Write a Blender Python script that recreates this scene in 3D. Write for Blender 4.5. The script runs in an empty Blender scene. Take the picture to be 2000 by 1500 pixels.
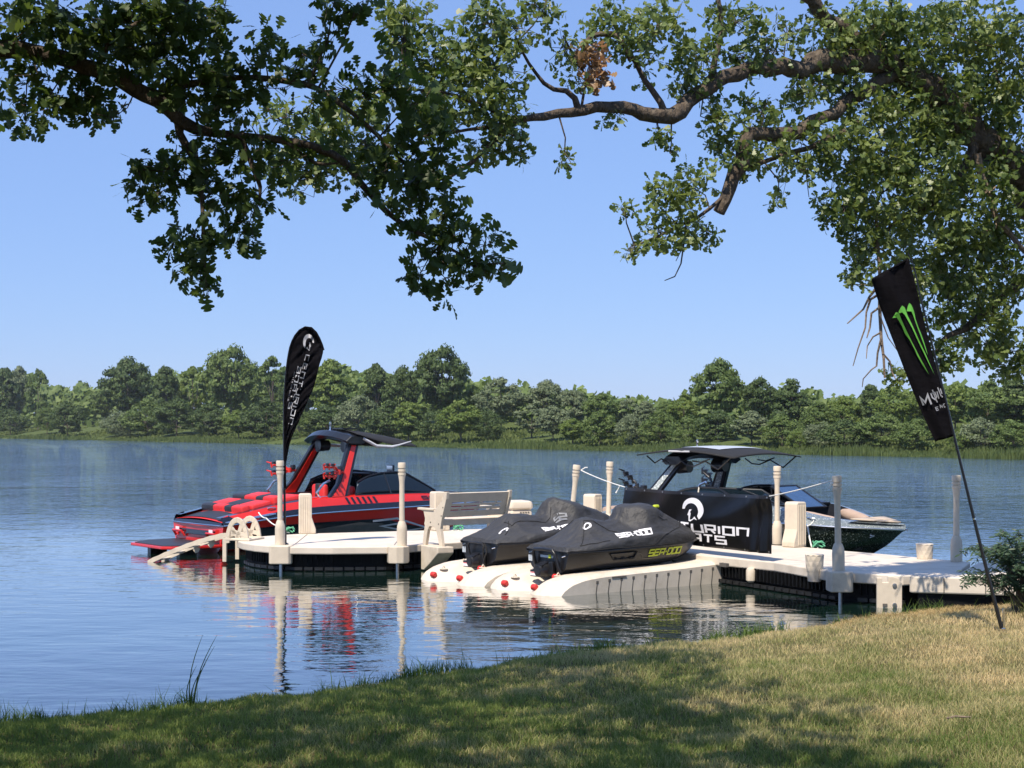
import bpy, bmesh, math, random
import numpy as np
from mathutils import Vector, Matrix, noise as mnoise

SC = bpy.context.scene
COL = SC.collection
R = math.radians

# ------------------------------------------------------------------ camera, sky, sun, exposure
EYE = 2.4            # eye height over the water, metres
F = 3000.0           # focal length in pixels of the 2000 x 1500 photograph
HOR = 836.0          # its horizon row
cam_d = bpy.data.cameras.new('camera')
cam = bpy.data.objects.new('camera', cam_d); COL.objects.link(cam)
cam.location = (0, 0, EYE); cam.rotation_euler = (R(90), 0, 0)
cam_d.sensor_width = 36.0; cam_d.lens = 36.0 * F / 2000.0
cam_d.shift_y = (HOR - 750.0) / 2000.0
cam_d.clip_start = 0.1; cam_d.clip_end = 6000
SC.camera = cam

SUN_EL, SUN_AZ = 57.0, 209.0        # degrees; azimuth clockwise from +Y
world = bpy.data.worlds.new('World'); SC.world = world; world.use_nodes = True
wn = world.node_tree.nodes; wl = world.node_tree.links
bg = wn['Background']
sky = wn.new('ShaderNodeTexSky'); sky.sky_type = 'NISHITA'; sky.sun_disc = False
sky.sun_elevation = R(SUN_EL); sky.sun_rotation = R(SUN_AZ)
sky.altitude = 300; sky.air_density = 1.0; sky.dust_density = 0.3; sky.ozone_density = 5.0
smix = wn.new('ShaderNodeMix'); smix.data_type = 'RGBA'; smix.inputs[0].default_value = .74      # a clear, even summer blue
smix.inputs[7].default_value = (1.24, 2.03, 4.22, 1)
wl.new(sky.outputs[0], smix.inputs[6]); wl.new(smix.outputs[2], bg.inputs[0]); bg.inputs[1].default_value = 0.15
sun_d = bpy.data.lights.new('sun', 'SUN'); sun_d.energy = 4.9; sun_d.angle = R(0.53); sun_d.color = (1.0, 0.89, 0.74)
sun = bpy.data.objects.new('sun', sun_d); COL.objects.link(sun)
sv = Vector((math.sin(R(SUN_AZ)) * math.cos(R(SUN_EL)), math.cos(R(SUN_AZ)) * math.cos(R(SUN_EL)), math.sin(R(SUN_EL))))
sun.rotation_euler = sv.to_track_quat('Z', 'Y').to_euler()
sun.location = sv * 60
SC.view_settings.view_transform = 'Standard'; SC.view_settings.look = 'None'
SC.view_settings.exposure = 0.42; SC.view_settings.gamma = 1.0; SC.view_settings.use_curve_mapping = False
SC.render.engine = 'CYCLES'
SC.cycles.max_bounces = 6; SC.cycles.diffuse_bounces = 3; SC.cycles.glossy_bounces = 3
SC.cycles.transmission_bounces = 4; SC.cycles.transparent_max_bounces = 6
SC.cycles.use_denoising = True
SC.cycles.sample_clamp_indirect = 6.0

# ------------------------------------------------------------------ helpers
def at(px, py, Y):
    """world point seen at photo pixel (px, py) when it stands Y metres away"""
    return Vector(((px - 1000.0) * Y / F, Y, EYE - (py - HOR) * Y / F))
def on_z(px, py, z=0.0):
    Y = (EYE - z) * F / (py - HOR)
    return Vector(((px - 1000.0) * Y / F, Y, z))
def on_plane(px, py, A, B):
    """point on the vertical plane through A and B (xy) seen at the pixel"""
    k = (px - 1000.0) / F
    dx, dy = B[0] - A[0], B[1] - A[1]
    t = (k * A[1] - A[0]) / (dx - k * dy)
    return at(px, py, A[1] + dy * t)

def tag(o, label=None, cat=None, group=None, kind=None):
    if label: o['label'] = label
    if cat: o['category'] = cat
    if group: o['group'] = group
    if kind: o['kind'] = kind
    return o
def thing(name, label, cat, loc=(0, 0, 0), rz=0.0, group=None):
    o = bpy.data.objects.new(name, None); COL.objects.link(o)
    o.empty_display_size = 0.2
    o.location = loc; o.rotation_euler = (0, 0, rz)
    return tag(o, label, cat, group)
def children(o):
    return [c for c in ALLCH.get(o.name, [])]
ALLCH = {}
def link(o, parent=None):
    COL.objects.link(o)
    if parent is not None:
        o.parent = parent; ALLCH.setdefault(parent.name, []).append(o)
    return o
def copy_tree(o, parent=None):
    c = o.copy(); link(c, parent)
    for ch in list(ALLCH.get(o.name, [])):
        copy_tree(ch, c)
    return c

class MB:
    """collects shapes into one mesh"""
    def __init__(s): s.v = []; s.f = []; s.mi = []; s.cur = 0
    def add(s, vs, fs):
        b = len(s.v); s.v.extend([tuple(p) for p in vs])
        for f in fs: s.f.append(tuple(i + b for i in f)); s.mi.append(s.cur)
    def box(s, c, d, rz=0.0, taper=1.0, M=None):
        x, y, z = d[0] / 2, d[1] / 2, d[2] / 2
        ps = [Vector((sx * x * (taper if sz > 0 else 1), sy * y * (taper if sz > 0 else 1), sz * z)) for sz in (-1, 1) for sy in (-1, 1) for sx in (-1, 1)]
        m = M if M is not None else Matrix.Rotation(rz, 3, 'Z')
        s.add([m @ p + Vector(c) for p in ps], [(0, 2, 3, 1), (4, 5, 7, 6), (0, 1, 5, 4), (2, 6, 7, 3), (0, 4, 6, 2), (1, 3, 7, 5)])
    def rbox(s, c, d, r=0.03, M=None, rz=0.0):
        """box with its vertical edges and top rim rounded"""
        x, y, z = d[0] / 2, d[1] / 2, d[2] / 2
        r = min(r, x * .95, y * .95)
        def ring(rr, zz, inset):
            out = []
            for (cx, cy, a0) in ((x - r, y - r, 0), (-x + r, y - r, 90), (-x + r, -y + r, 180), (x - r, -y + r, 270)):
                for k in range(5):
                    a = R(a0 + k * 22.5)
                    out.append(Vector((cx + math.cos(a) * (r - inset), cy + math.sin(a) * (r - inset), zz)))
            return out
        rb = min(r, z * .9)
        prof = [(-z, rb * .5), (-z + rb * .5, 0), (z - rb, 0), (z - rb * .3, rb * .29), (z, rb)]
        m = M if M is not None else Matrix.Rotation(rz, 3, 'Z')
        rings = [[m @ p + Vector(c) for p in ring(r, zz, ins)] for zz, ins in prof]
        s.loft(rings, closed=True, caps=True)
    def prism(s, poly, z0, z1, inset=0.0):
        n = len(poly)
        s.add([(p[0], p[1], z0) for p in poly] + [(p[0], p[1], z1) for p in poly],
              [tuple(range(n - 1, -1, -1)), tuple(range(n, 2 * n))] + [(i, (i + 1) % n, n + (i + 1) % n, n + i) for i in range(n)])
    def loft(s, rings, closed=True, caps=False):
        n = len(rings[0]); vs = [p for r_ in rings for p in r_]; fs = []
        for i in range(len(rings) - 1):
            for j in range(n if closed else n - 1):
                k = (j + 1) % n
                fs.append((i * n + j, i * n + k, (i + 1) * n + k, (i + 1) * n + j))
        if caps:
            fs.append(tuple(range(n - 1, -1, -1))); fs.append(tuple((len(rings) - 1) * n + j for j in range(n)))
        s.add(vs, fs)
    def tube(s, pts, rad, seg=8, caps=True):
        pts = [Vector(p) for p in pts]
        if not hasattr(rad, '__len__'): rad = [rad] * len(pts)
        rings = []; up = None
        for i, p in enumerate(pts):
            t = (pts[min(i + 1, len(pts) - 1)] - pts[max(i - 1, 0)])
            if t.length < 1e-9: t = Vector((0, 0, 1))
            t.normalize()
            if up is None:
                up = Vector((0, 0, 1)) if abs(t.z) < .9 else Vector((1, 0, 0))
            a = t.cross(up)
            if a.length < 1e-6: a = t.orthogonal()
            a.normalize(); b = a.cross(t).normalized(); up = b
            rings.append([p + (a * math.cos(2 * math.pi * k / seg) + b * math.sin(2 * math.pi * k / seg)) * rad[i] for k in range(seg)])
        s.loft(rings, True, caps)
    def lathe(s, prof, seg=16, c=(0, 0, 0), caps=True):
        s.loft([[Vector((c[0] + r_ * math.cos(2 * math.pi * k / seg), c[1] + r_ * math.sin(2 * math.pi * k / seg), c[2] + z)) for k in range(seg)] for r_, z in prof], True, caps)
    def grid(s, fn, nu, nv):
        s.add([fn(i / nu, j / nv) for i in range(nu + 1) for j in range(nv + 1)],
              [(i * (nv + 1) + j, (i + 1) * (nv + 1) + j, (i + 1) * (nv + 1) + j + 1, i * (nv + 1) + j + 1) for i in range(nu) for j in range(nv)])
    def slab(s, poly, d):
        """polygon extruded by vector d"""
        n = len(poly); d = Vector(d)
        s.add([Vector(p) for p in poly] + [Vector(p) + d for p in poly],
              [tuple(range(n - 1, -1, -1)), tuple(range(n, 2 * n))] + [(i, (i + 1) % n, n + (i + 1) % n, n + i) for i in range(n)])
    def build(s, name, m, parent=None, smooth=False, bevel=0.0, fix=True, angle=40, sub=0, solid=0.0):
        me = bpy.data.meshes.new(name)
        if fix:
            bm = bmesh.new()
            vs = [bm.verts.new(p) for p in s.v]
            for f, mi in zip(s.f, s.mi):
                try:
                    q = bm.faces.new([vs[i] for i in f]); q.material_index = mi
                except ValueError: pass
            bmesh.ops.recalc_face_normals(bm, faces=bm.faces)
            bm.to_mesh(me); bm.free()
        else:
            me.from_pydata(s.v, [], s.f)
        for q in (m if isinstance(m, (list, tuple)) else [m]): me.materials.append(q)
        o = bpy.data.objects.new(name, me); link(o, parent)
        if smooth:
            me.polygons.foreach_set('use_smooth', [True] * len(me.polygons))
            me.set_sharp_from_angle(angle=R(angle))
        if solid:
            md = o.modifiers.new('solid', 'SOLIDIFY'); md.thickness = solid; md.offset = 0
        if bevel:
            md = o.modifiers.new('bevel', 'BEVEL'); md.width = bevel; md.segments = 2; md.limit_method = 'ANGLE'; md.angle_limit = R(35)
        if sub:
            md = o.modifiers.new('sub', 'SUBSURF'); md.levels = sub; md.render_levels = sub
        return o

def fast_mesh(name, V, Q, m, parent=None, smooth=False):
    """V (n,3) floats, Q (f,k) ints"""
    me = bpy.data.meshes.new(name)
    n, (f, k) = len(V), Q.shape
    me.vertices.add(n); me.vertices.foreach_set('co', np.ascontiguousarray(V, dtype=np.float32).ravel())
    me.loops.add(f * k); me.loops.foreach_set('vertex_index', np.ascontiguousarray(Q, dtype=np.int32).ravel())
    me.polygons.add(f); me.polygons.foreach_set('loop_start', np.arange(0, f * k, k, dtype=np.int32))
    if smooth: me.polygons.foreach_set('use_smooth', np.ones(f, dtype=bool))
    me.update(calc_edges=True)
    me.materials.append(m)
    o = bpy.data.objects.new(name, me); return link(o, parent)

def sm(xs, ys):
    """smooth monotone-ish interpolation"""
    xs = np.array(xs, float); ys = np.array(ys, float)
    d = np.gradient(ys, xs)
    def f(x):
        x = min(max(x, xs[0]), xs[-1]); i = int(min(max(np.searchsorted(xs, x) - 1, 0), len(xs) - 2))
        h = xs[i + 1] - xs[i]; t = (x - xs[i]) / h
        return float((2*t**3-3*t**2+1)*ys[i] + (t**3-2*t**2+t)*h*d[i] + (-2*t**3+3*t**2)*ys[i+1] + (t**3-t**2)*h*d[i+1])
    return f

# ------------------------------------------------------------------ materials
def N(nt, t, **kw):
    n = nt.nodes.new(t)
    for k, v in kw.items(): setattr(n, k, v)
    return n
def mat(name, col, rough=0.5, metal=0.0, var=0.12, vscale=6.0, bump=0.0, bscale=40.0, spec=0.5, coat=0.0, stretch=(1, 1, 1), trans=0.0, dirt=None):
    m = bpy.data.materials.new(name); m.use_nodes = True
    nt = m.node_tree; p = nt.nodes['Principled BSDF']
    p.inputs['Roughness'].default_value = rough; p.inputs['Metallic'].default_value = metal
    p.inputs['Specular IOR Level'].default_value = spec; p.inputs['Coat Weight'].default_value = coat
    p.inputs['Coat Roughness'].default_value = 0.05
    tc = N(nt, 'ShaderNodeTexCoord'); mp = N(nt, 'ShaderNodeMapping'); mp.inputs['Scale'].default_value = stretch
    nt.links.new(tc.outputs['Object'], mp.inputs['Vector'])
    nz = N(nt, 'ShaderNodeTexNoise'); nz.inputs['Scale'].default_value = vscale; nz.inputs['Detail'].default_value = 5; nz.inputs['Roughness'].default_value = .65
    nt.links.new(mp.outputs[0], nz.inputs['Vector'])
    cr = N(nt, 'ShaderNodeValToRGB')
    cr.color_ramp.elements[0].position = .3; cr.color_ramp.elements[1].position = .7
    c = Vector(col)
    cr.color_ramp.elements[0].color = (*(c * (1 - var)), 1); cr.color_ramp.elements[1].color = (*[min(1, q) for q in (c * (1 + var))], 1)
    nt.links.new(nz.outputs['Fac'], cr.inputs[0])
    out = cr.outputs[0]
    if dirt:
        n2 = N(nt, 'ShaderNodeTexNoise'); n2.inputs['Scale'].default_value = vscale * .45; n2.inputs['Detail'].default_value = 8; n2.inputs['Roughness'].default_value = .75
        nt.links.new(mp.outputs[0], n2.inputs['Vector'])
        r2 = N(nt, 'ShaderNodeValToRGB'); r2.color_ramp.elements[0].position = .52; r2.color_ramp.elements[1].position = .78
        nt.links.new(n2.outputs['Fac'], r2.inputs[0])
        mx = N(nt, 'ShaderNodeMix', data_type='RGBA'); nt.links.new(r2.outputs[0], mx.inputs[0]); nt.links.new(out, mx.inputs[6]); mx.inputs[7].default_value = (*dirt, 1)
        out = mx.outputs[2]
    nt.links.new(out, p.inputs['Base Color'])
    if bump:
        nb = N(nt, 'ShaderNodeTexNoise'); nb.inputs['Scale'].default_value = bscale; nb.inputs['Detail'].default_value = 6
        nt.links.new(mp.outputs[0], nb.inputs['Vector'])
        bp = N(nt, 'ShaderNodeBump'); bp.inputs['Strength'].default_value = 1.0; bp.inputs['Distance'].default_value = bump
        nt.links.new(nb.outputs['Fac'], bp.inputs['Height']); nt.links.new(bp.outputs[0], p.inputs['Normal'])
    if trans:
        p.inputs['Transmission Weight'].default_value = trans
    return m

def leaf_mat(name, dark, light, transl=0.35, rough=0.45, spec=0.5, tcol=None):
    m = bpy.data.materials.new(name); m.use_nodes = True
    nt = m.node_tree; p = nt.nodes['Principled BSDF']; out = nt.nodes['Material Output']
    g = N(nt, 'ShaderNodeNewGeometry')
    tc = N(nt, 'ShaderNodeTexCoord'); nz = N(nt, 'ShaderNodeTexNoise'); nz.inputs['Scale'].default_value = .9; nz.inputs['Detail'].default_value = 3
    nt.links.new(tc.outputs['Object'], nz.inputs['Vector'])
    mth = N(nt, 'ShaderNodeMath', operation='MULTIPLY_ADD'); mth.inputs[1].default_value = .65
    nt.links.new(g.outputs['Random Per Island'], mth.inputs[0])
    m2 = N(nt, 'ShaderNodeMath', operation='MULTIPLY_ADD'); m2.inputs[1].default_value = 1.1; m2.inputs[2].default_value = -.35
    nt.links.new(nz.outputs['Fac'], m2.inputs[0]); nt.links.new(m2.outputs[0], mth.inputs[2])
    mx = N(nt, 'ShaderNodeMix', data_type='RGBA'); nt.links.new(mth.outputs[0], mx.inputs[0])
    mx.inputs[6].default_value = (*dark, 1); mx.inputs[7].default_value = (*light, 1)
    nt.links.new(mx.outputs[2], p.inputs['Base Color'])
    p.inputs['Roughness'].default_value = rough; p.inputs['Specular IOR Level'].default_value = spec
    tr = N(nt, 'ShaderNodeBsdfTranslucent'); ms = N(nt, 'ShaderNodeMixShader'); ms.inputs[0].default_value = transl
    hs = N(nt, 'ShaderNodeHueSaturation'); hs.inputs['Hue'].default_value = .48; hs.inputs['Saturation'].default_value = 1.15; hs.inputs['Value'].default_value = 1.7
    nt.links.new(mx.outputs[2], hs.inputs['Color']); nt.links.new(hs.outputs[0], tr.inputs[0])
    nt.links.new(p.outputs[0], ms.inputs[1]); nt.links.new(tr.outputs[0], ms.inputs[2]); nt.links.new(ms.outputs[0], out.inputs[0])
    return m

M = {}
M['plastic'] = mat('beige_plastic', (.64, .56, .45), .55, var=.09, vscale=5, bump=.0015, bscale=90, dirt=(.44, .37, .28))
M['plastic_deck'] = mat('beige_deck', (.66, .59, .50), .6, var=.09, vscale=3, bump=.002, bscale=120, dirt=(.47, .40, .31))
M['black_float'] = mat('black_float', (.005, .0055, .007), .6, var=.3, vscale=10, bump=.004, bscale=25, spec=.15)
M['rim'] = mat('float_rim', (.012, .013, .015), .45, var=.4)
M['groove'] = mat('groove_dark', (.12, .11, .10), .8)
M['steel'] = mat('galvanised_steel', (.45, .46, .47), .35, metal=.9, vscale=30)
M['red_rubber'] = mat('red_rubber', (.62, .035, .03), .45, var=.15, vscale=30)
M['rope_white'] = mat('white_rope', (.75, .75, .72), .8, bump=.003, bscale=200)
M['rope_green'] = mat('green_rope', (.12, .42, .25), .8, var=.35, vscale=40, bump=.003, bscale=200)
M['vinyl'] = mat('black_vinyl', (.005, .005, .006), .3, var=.2, bump=.01, bscale=2.2, spec=.3)
M['flag_cloth'] = mat('black_flag_cloth', (.0055, .005, .0065), .85, var=.25, vscale=5, bump=.012, bscale=7, stretch=(1, 1, 2.5), spec=.06)
M['white_print'] = mat('white_print', (.82, .82, .86), .5, var=.04)
M['dim_grey'] = mat('dim_grey_print', (.16, .17, .19), .5)
M['grey_print'] = mat('grey_print', (.31, .32, .35), .5, var=.05)
M['green_print'] = mat('green_print', (.12, .42, .05), .6, var=.15, vscale=20)
M['yellow_print'] = mat('yellow_print', (.50, .60, .03), .5, var=.05)
M['black_paint'] = mat('black_gelcoat', (.008, .009, .016), .12, coat=.6, var=.2)
M['red_paint'] = mat('red_gelcoat', (.62, .020, .012), .22, coat=.6, var=.06)
M['red_panel'] = mat('red_tower_paint', (.66, .028, .014), .3, coat=.4, var=.06)
M['red_vinyl'] = mat('red_seat_vinyl', (.66, .03, .03), .5, var=.08, bump=.004, bscale=14)
M['black_seat'] = mat('black_seat_vinyl', (.022, .024, .032), .5, var=.15, bump=.004, bscale=14)
M['black_metal'] = mat('black_metal', (.010, .011, .014), .3, coat=.3, var=.2)
M['chrome'] = mat('chrome', (.75, .76, .78), .18, metal=1.0, var=.05)
M['grey_hull'] = mat('grey_graphic', (.11, .10, .09), .25, coat=.5)
M['silver_print'] = mat('silver_graphic', (.55, .56, .58), .3, coat=.3)
M['glass'] = mat('tinted_glass', (.006, .012, .018), .04, var=.1, spec=.6)
M['canvas'] = mat('black_canvas', (.012, .012, .013), .85, var=.25, vscale=8, bump=.006, bscale=12)
M['cover'] = mat('cover_fabric', (.034, .035, .039), .62, var=.16, vscale=4, bump=.05, bscale=4.5, stretch=(.7, 1.8, 1.2))
M['ski_black'] = mat('black_hull_plastic', (.012, .012, .014), .32, var=.25, vscale=15, bump=.003, bscale=60)
M['tan_vinyl'] = mat('tan_seat_vinyl', (.42, .31, .24), .55, var=.08, bump=.004, bscale=14)
M['tan_pad'] = mat('tan_deck_pad', (.46, .38, .30), .8, var=.15, vscale=20)
M['bark'] = mat('oak_bark', (.085, .064, .046), .9, var=.6, vscale=16, bump=.09, bscale=13, stretch=(1, 1, .6), dirt=(.19, .16, .12))
M['bark_pale'] = mat('bare_dead_wood', (.20, .15, .11), .9, var=.3, vscale=20, bump=.02, bscale=30)
M['bark_far'] = mat('grey_trunk_bark', (.10, .085, .07), .9, var=.3, vscale=3)
M['dry_leaf'] = leaf_mat('dry_brown_leaf', (.20, .12, .06), (.42, .28, .15), .2)

def flake(name, base, fleck, scale=70, thr=.62, rough=.2):
    m = mat(name, base, rough, coat=.7, var=.2)
    nt = m.node_tree; p = nt.nodes['Principled BSDF']
    vo = N(nt, 'ShaderNodeTexNoise'); vo.inputs['Scale'].default_value = scale; vo.inputs['Detail'].default_value = 2
    tc = N(nt, 'ShaderNodeTexCoord'); nt.links.new(tc.outputs['Object'], vo.inputs['Vector'])
    cr = N(nt, 'ShaderNodeValToRGB'); cr.color_ramp.elements[0].position = thr; cr.color_ramp.elements[1].position = thr + .05
    nt.links.new(vo.outputs['Fac'], cr.inputs[0])
    mx = N(nt, 'ShaderNodeMix', data_type='RGBA'); nt.links.new(cr.outputs[0], mx.inputs[0])
    mx.inputs[6].default_value = (*base, 1); mx.inputs[7].default_value = (*fleck, 1)
    nt.links.new(mx.outputs[2], p.inputs['Base Color'])
    return m
M['dark_flake'] = flake('dark_green_metal_flake', (.008, .014, .011), (.30, .36, .34), 60, .635, .14)
M['silver_flake'] = flake('silver_metal_flake', (.15, .18, .19), (.52, .55, .56), 45, .60, .25)
M['silver_flake2'] = flake('grey_tower_flake', (.30, .34, .34), (.72, .76, .76), 30, .55, .3)

# ------------------------------------------------------------------ block lettering
def _glyphs():
    w = .95
    box = [(0, 0), (0, 1), (w, 1), (w, 0), (0, 0)]
    return {
     'C': (w, [[(w, 1), (0, 1), (0, 0), (w, 0)]]), 'E': (w, [[(w, 1), (0, 1), (0, 0), (w, 0)], [(0.08, .5), (w * .95, .5)]]),
     'N': (w, [[(0, 0), (0, 1), (w, 1), (w, 0)]]), 'T': (w, [[(0, 1), (w, 1)], [(w / 2, .93), (w / 2, 0)]]),
     'U': (w, [[(0, 1), (0, 0), (w, 0), (w, 1)]]), 'R': (w, [[(0, 0), (0, 1), (w, 1), (w, .45), (.08, .45)], [(w * .6, .38), (w, 0)]]),
     'I': (.16, [[(.08, 0), (.08, 1)]]), 'O': (w, [box]), 'B': (w, [box, [(.08, .5), (w - .08, .5)]]),
     'A': (w, [[(0, 0), (0, 1), (w, 1), (w, 0)], [(.08, .4), (w - .08, .4)]]),
     'S': (w, [[(w, 1), (0, 1), (0, .5), (w, .5), (w, 0), (0, 0)]]),
     'D': (w, [[(0, 0), (0, 1), (w * .8, 1), (w, .75), (w, .25), (w * .8, 0), (0, 0)]]),
     '-': (.45, [[(.05, .5), (.4, .5)]]), 'K': (w * .9, [[(0, 0), (0, 1)], [(.08, .5), (w * .4, .5), (w * .85, 1)], [(w * .4, .42), (w * .85, 0)]]),
     'L': (w * .8, [[(0, 1), (0, 0), (w * .8, 0)]]), 'Y': (w, [[(0, 1), (0, .5), (w, .5), (w, 1)], [(w / 2, .42), (w / 2, 0)]]),
     'M': (1.2, [[(0, 0), (.12, 1), (.6, .25), (1.08, 1), (1.2, 0)]]), 'n': (w, [[(0, 0), (0, 1), (w * .25, .8), (w * .75, .2), (w, 0), (w, 1)]]),
     'o': (.8, [[(.4, 0), (0, .45), (.4, 1), (.8, .55), (.4, 0)], [(.4, 1.15), (.4, -.2)]]), '2': (w, [[(0, 1), (w, 1), (w, .5), (0, .5), (0, 0), (w, 0)]]),
     ' ': (.5, [])}
GLY = _glyphs()
def ribbon(pl, t):
    """mitred ribbon quads along a 2-D polyline"""
    pl = [Vector(p) for p in pl]; closed = (pl[0] - pl[-1]).length < 1e-6
    n = len(pl); L = []; Rr = []
    for i in range(n):
        if closed: a = pl[i - 1] if i > 0 else pl[n - 2]; b = pl[i + 1] if i < n - 1 else pl[1]
        else: a = pl[max(i - 1, 0)]; b = pl[min(i + 1, n - 1)]
        d1 = (pl[i] - a); d2 = (b - pl[i])
        if d1.length < 1e-9: d1 = d2
        if d2.length < 1e-9: d2 = d1
        d1 = d1.normalized(); d2 = d2.normalized()
        n1 = Vector((-d1.y, d1.x)); n2 = Vector((-d2.y, d2.x)); m_ = n1 + n2
        if m_.length < .2: m_ = n1
        m_.normalize(); k = t / 2 / max(.35, m_.dot(n1))
        p = pl[i]
        if not closed and i == 0: p = p - d2 * 0
        L.append(p + m_ * k); Rr.append(p - m_ * k)
    qs = []
    for i in range(n - 1):
        qs.append((L[i], Rr[i], Rr[i + 1], L[i + 1]))
    return qs
def text_quads(txt, stroke=.2, gap=.28, slant=0.0):
    x = 0; out = []
    for ch in txt:
        w, sts = GLY[ch]
        for k, st in enumerate(sts):
            for q in ribbon([(px * (1), py) for px, py in st], stroke):
                out.append(([(x + p.x + slant * p.y, p.y) for p in q], k))
        x += w + gap
    return out, x - gap
def put_text(mb, txt, fn, stroke=.2, gap=.28, slant=0.0, sub=2):
    """fn(u in 0..1 along, v in 0..1 up, lift) -> point"""
    qs, W = text_quads(txt, stroke, gap, slant)
    for q, k in qs:
        a, b, c, d = [Vector(p) for p in q]
        for i in range(sub):
            t0, t1 = i / sub, (i + 1) / sub
            pts = [a.lerp(d, t0), b.lerp(c, t0), b.lerp(c, t1), a.lerp(d, t1)]
            mb.add([fn(p.x / W, p.y, k) for p in pts], [(0, 1, 2, 3)])
# helmet crest emblem, in a unit square centred on 0 (y up)
def emblem(mb, fn):
    n = 26; out = []; inn = []
    for i in range(n + 1):
        a = R(-52 + i * (232 / n))
        o = Vector((math.cos(a), math.sin(a)))
        a2 = R(-40 + i * (205 / n))
        q = Vector((-.12 + .66 * math.cos(a2), -.14 + .68 * math.sin(a2)))
        if i == 0: q = o.copy()
        out.append(o); inn.append(q)
    for i in range(n):
        mb.add([fn(p.x, p.y, 0) for p in (out[i], out[i + 1], inn[i + 1], inn[i])], [(0, 1, 2, 3)])
    face = [(-.06, .02), (-.30, 0), (-.50, -.47), (-.38, -.55), (-.34, -1.0), (-.16, -1.02), (.18, -.78), (.47, -.88), (.22, -.57), (0, -.82), (-.24, -.88), (-.16, -.35), (-.22, -.2)]
    face = [(x * .98, y * .98) for x, y in face]
    mb.add([fn(x, y, 1) for x, y in face], [tuple(range(len(face)))])
# ------------------------------------------------------------------ setting: water, near bank, far shore
EDGE_X = [-40, -14, -9, -6.3, -4.0, -2.85, -1.61, -.72, 0, .8, 1.49, 2.6, 3.64, 4.36, 5.0, 5.8, 6.6, 7.4, 8.6, 12, 30]
EDGE_Y = [0, 8.2, 9.9, 11.1, 11.95, 12.5, 13.3, 14.25, 15.0, 15.7, 16.2, 16.85, 17.6, 18.3, 18.85, 19.35, 19.7, 20.3, 22.3, 26, 40]
def edge_y(x):
    return np.interp(x, EDGE_X, EDGE_Y) + .06 * np.sin(x * 5.1) + .05 * np.sin(x * 11.7 + 1) + .03 * np.sin(x * 23.0)
def ground_h(x, y):
    x = np.asarray(x, float); y = np.asarray(y, float)
    t = (edge_y(x) - y) * .82
    inland = np.maximum(t, 0)
    h = .07 + .14 * (1 - np.exp(-inland / .5)) + .048 * np.minimum(inland, 40)
    h = h + .02 * np.sin(x * 1.7 + y * .9) * np.clip(inland, 0, 1) + .012 * np.sin(x * 4.3 - y * 3.1) * np.clip(inland, 0, 1)
    h = h + .05 * np.exp(-((x - 4.6) ** 2 / 1.2 + (y - 17.2) ** 2 / .5))
    out = np.minimum(t, 0)
    return np.where(t >= 0, h, np.maximum(.07 + out * 1.6, -.9))

def water_mat():
    m = bpy.data.materials.new('lake_water'); m.use_nodes = True
    nt = m.node_tree; p = nt.nodes['Principled BSDF']; L = nt.links.new
    p.inputs['Base Color'].default_value = (.009, .029, .021, 1); p.inputs['Roughness'].default_value = .02
    p.inputs['IOR'].default_value = 1.333; p.inputs['Coat Weight'].default_value = 1.0; p.inputs['Coat Roughness'].default_value = .02; p.inputs['Coat IOR'].default_value = 1.33; p.inputs['Specular IOR Level'].default_value = .5
    tc = N(nt, 'ShaderNodeTexCoord')
    def nz(scale, st, det=3, rot=0):
        mp = N(nt, 'ShaderNodeMapping'); mp.inputs['Scale'].default_value = st; mp.inputs['Rotation'].default_value = (0, 0, rot)
        L(tc.outputs['Object'], mp.inputs[0])
        q = N(nt, 'ShaderNodeTexNoise'); q.inputs['Scale'].default_value = scale; q.inputs['Detail'].default_value = det
        L(mp.outputs[0], q.inputs['Vector']); return q.outputs['Fac']
    def math_(op, a, b=None, c=None):
        q = N(nt, 'ShaderNodeMath', operation=op)
        for i, v in enumerate((a, b, c)):
            if v is None: continue
            if isinstance(v, (int, float)): q.inputs[i].default_value = v
            else: L(v, q.inputs[i])
        return q.outputs[0]
    sep = N(nt, 'ShaderNodeSeparateXYZ'); L(tc.outputs['Object'], sep.inputs[0])
    mr = N(nt, 'ShaderNodeMapRange'); mr.interpolation_type = 'SMOOTHSTEP'
    mr.inputs[1].default_value = 26; mr.inputs[2].default_value = 52; mr.inputs[3].default_value = .07; mr.inputs[4].default_value = 1.0
    L(math_('ADD', sep.outputs[1], math_('MULTIPLY', sep.outputs[0], .45)), mr.inputs[0])
    patch = N(nt, 'ShaderNodeMapRange'); patch.inputs[1].default_value = .35; patch.inputs[2].default_value = .65; patch.inputs[3].default_value = .55; patch.inputs[4].default_value = 1.2
    L(nz(.06, (1, .35, 1), 3), patch.inputs[0])
    amp = math_('MULTIPLY', mr.outputs[0], patch.outputs[0])
    fine = nz(2.6, (.55, 1, 1), 4, .15)
    mid = nz(.42, (.75, 1, 1), 4, -.1)
    gust = nz(.13, (.8, 1, 1), 3, .2)
    near = nz(1.5, (.40, 1.0, 1), 3, .05)
    near2 = nz(7.0, (.45, 1.0, 1), 2, .0)
    h = math_('ADD', math_('MULTIPLY', fine, math_('MULTIPLY', amp, .21)), math_('ADD', math_('MULTIPLY', mid, math_('MULTIPLY', amp, .42)), math_('MULTIPLY', gust, math_('MULTIPLY', amp, .5))))
    h = math_('ADD', h, math_('MULTIPLY', near, .0026))
    h = math_('ADD', h, math_('MULTIPLY', near2, .0008))
    b = N(nt, 'ShaderNodeBump'); b.inputs['Strength'].default_value = 1; b.inputs['Distance'].default_value = 1.0
    L(h, b.inputs['Height']); L(b.outputs[0], p.inputs['Normal']); L(b.outputs[0], p.inputs['Coat Normal'])
    return m
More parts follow.
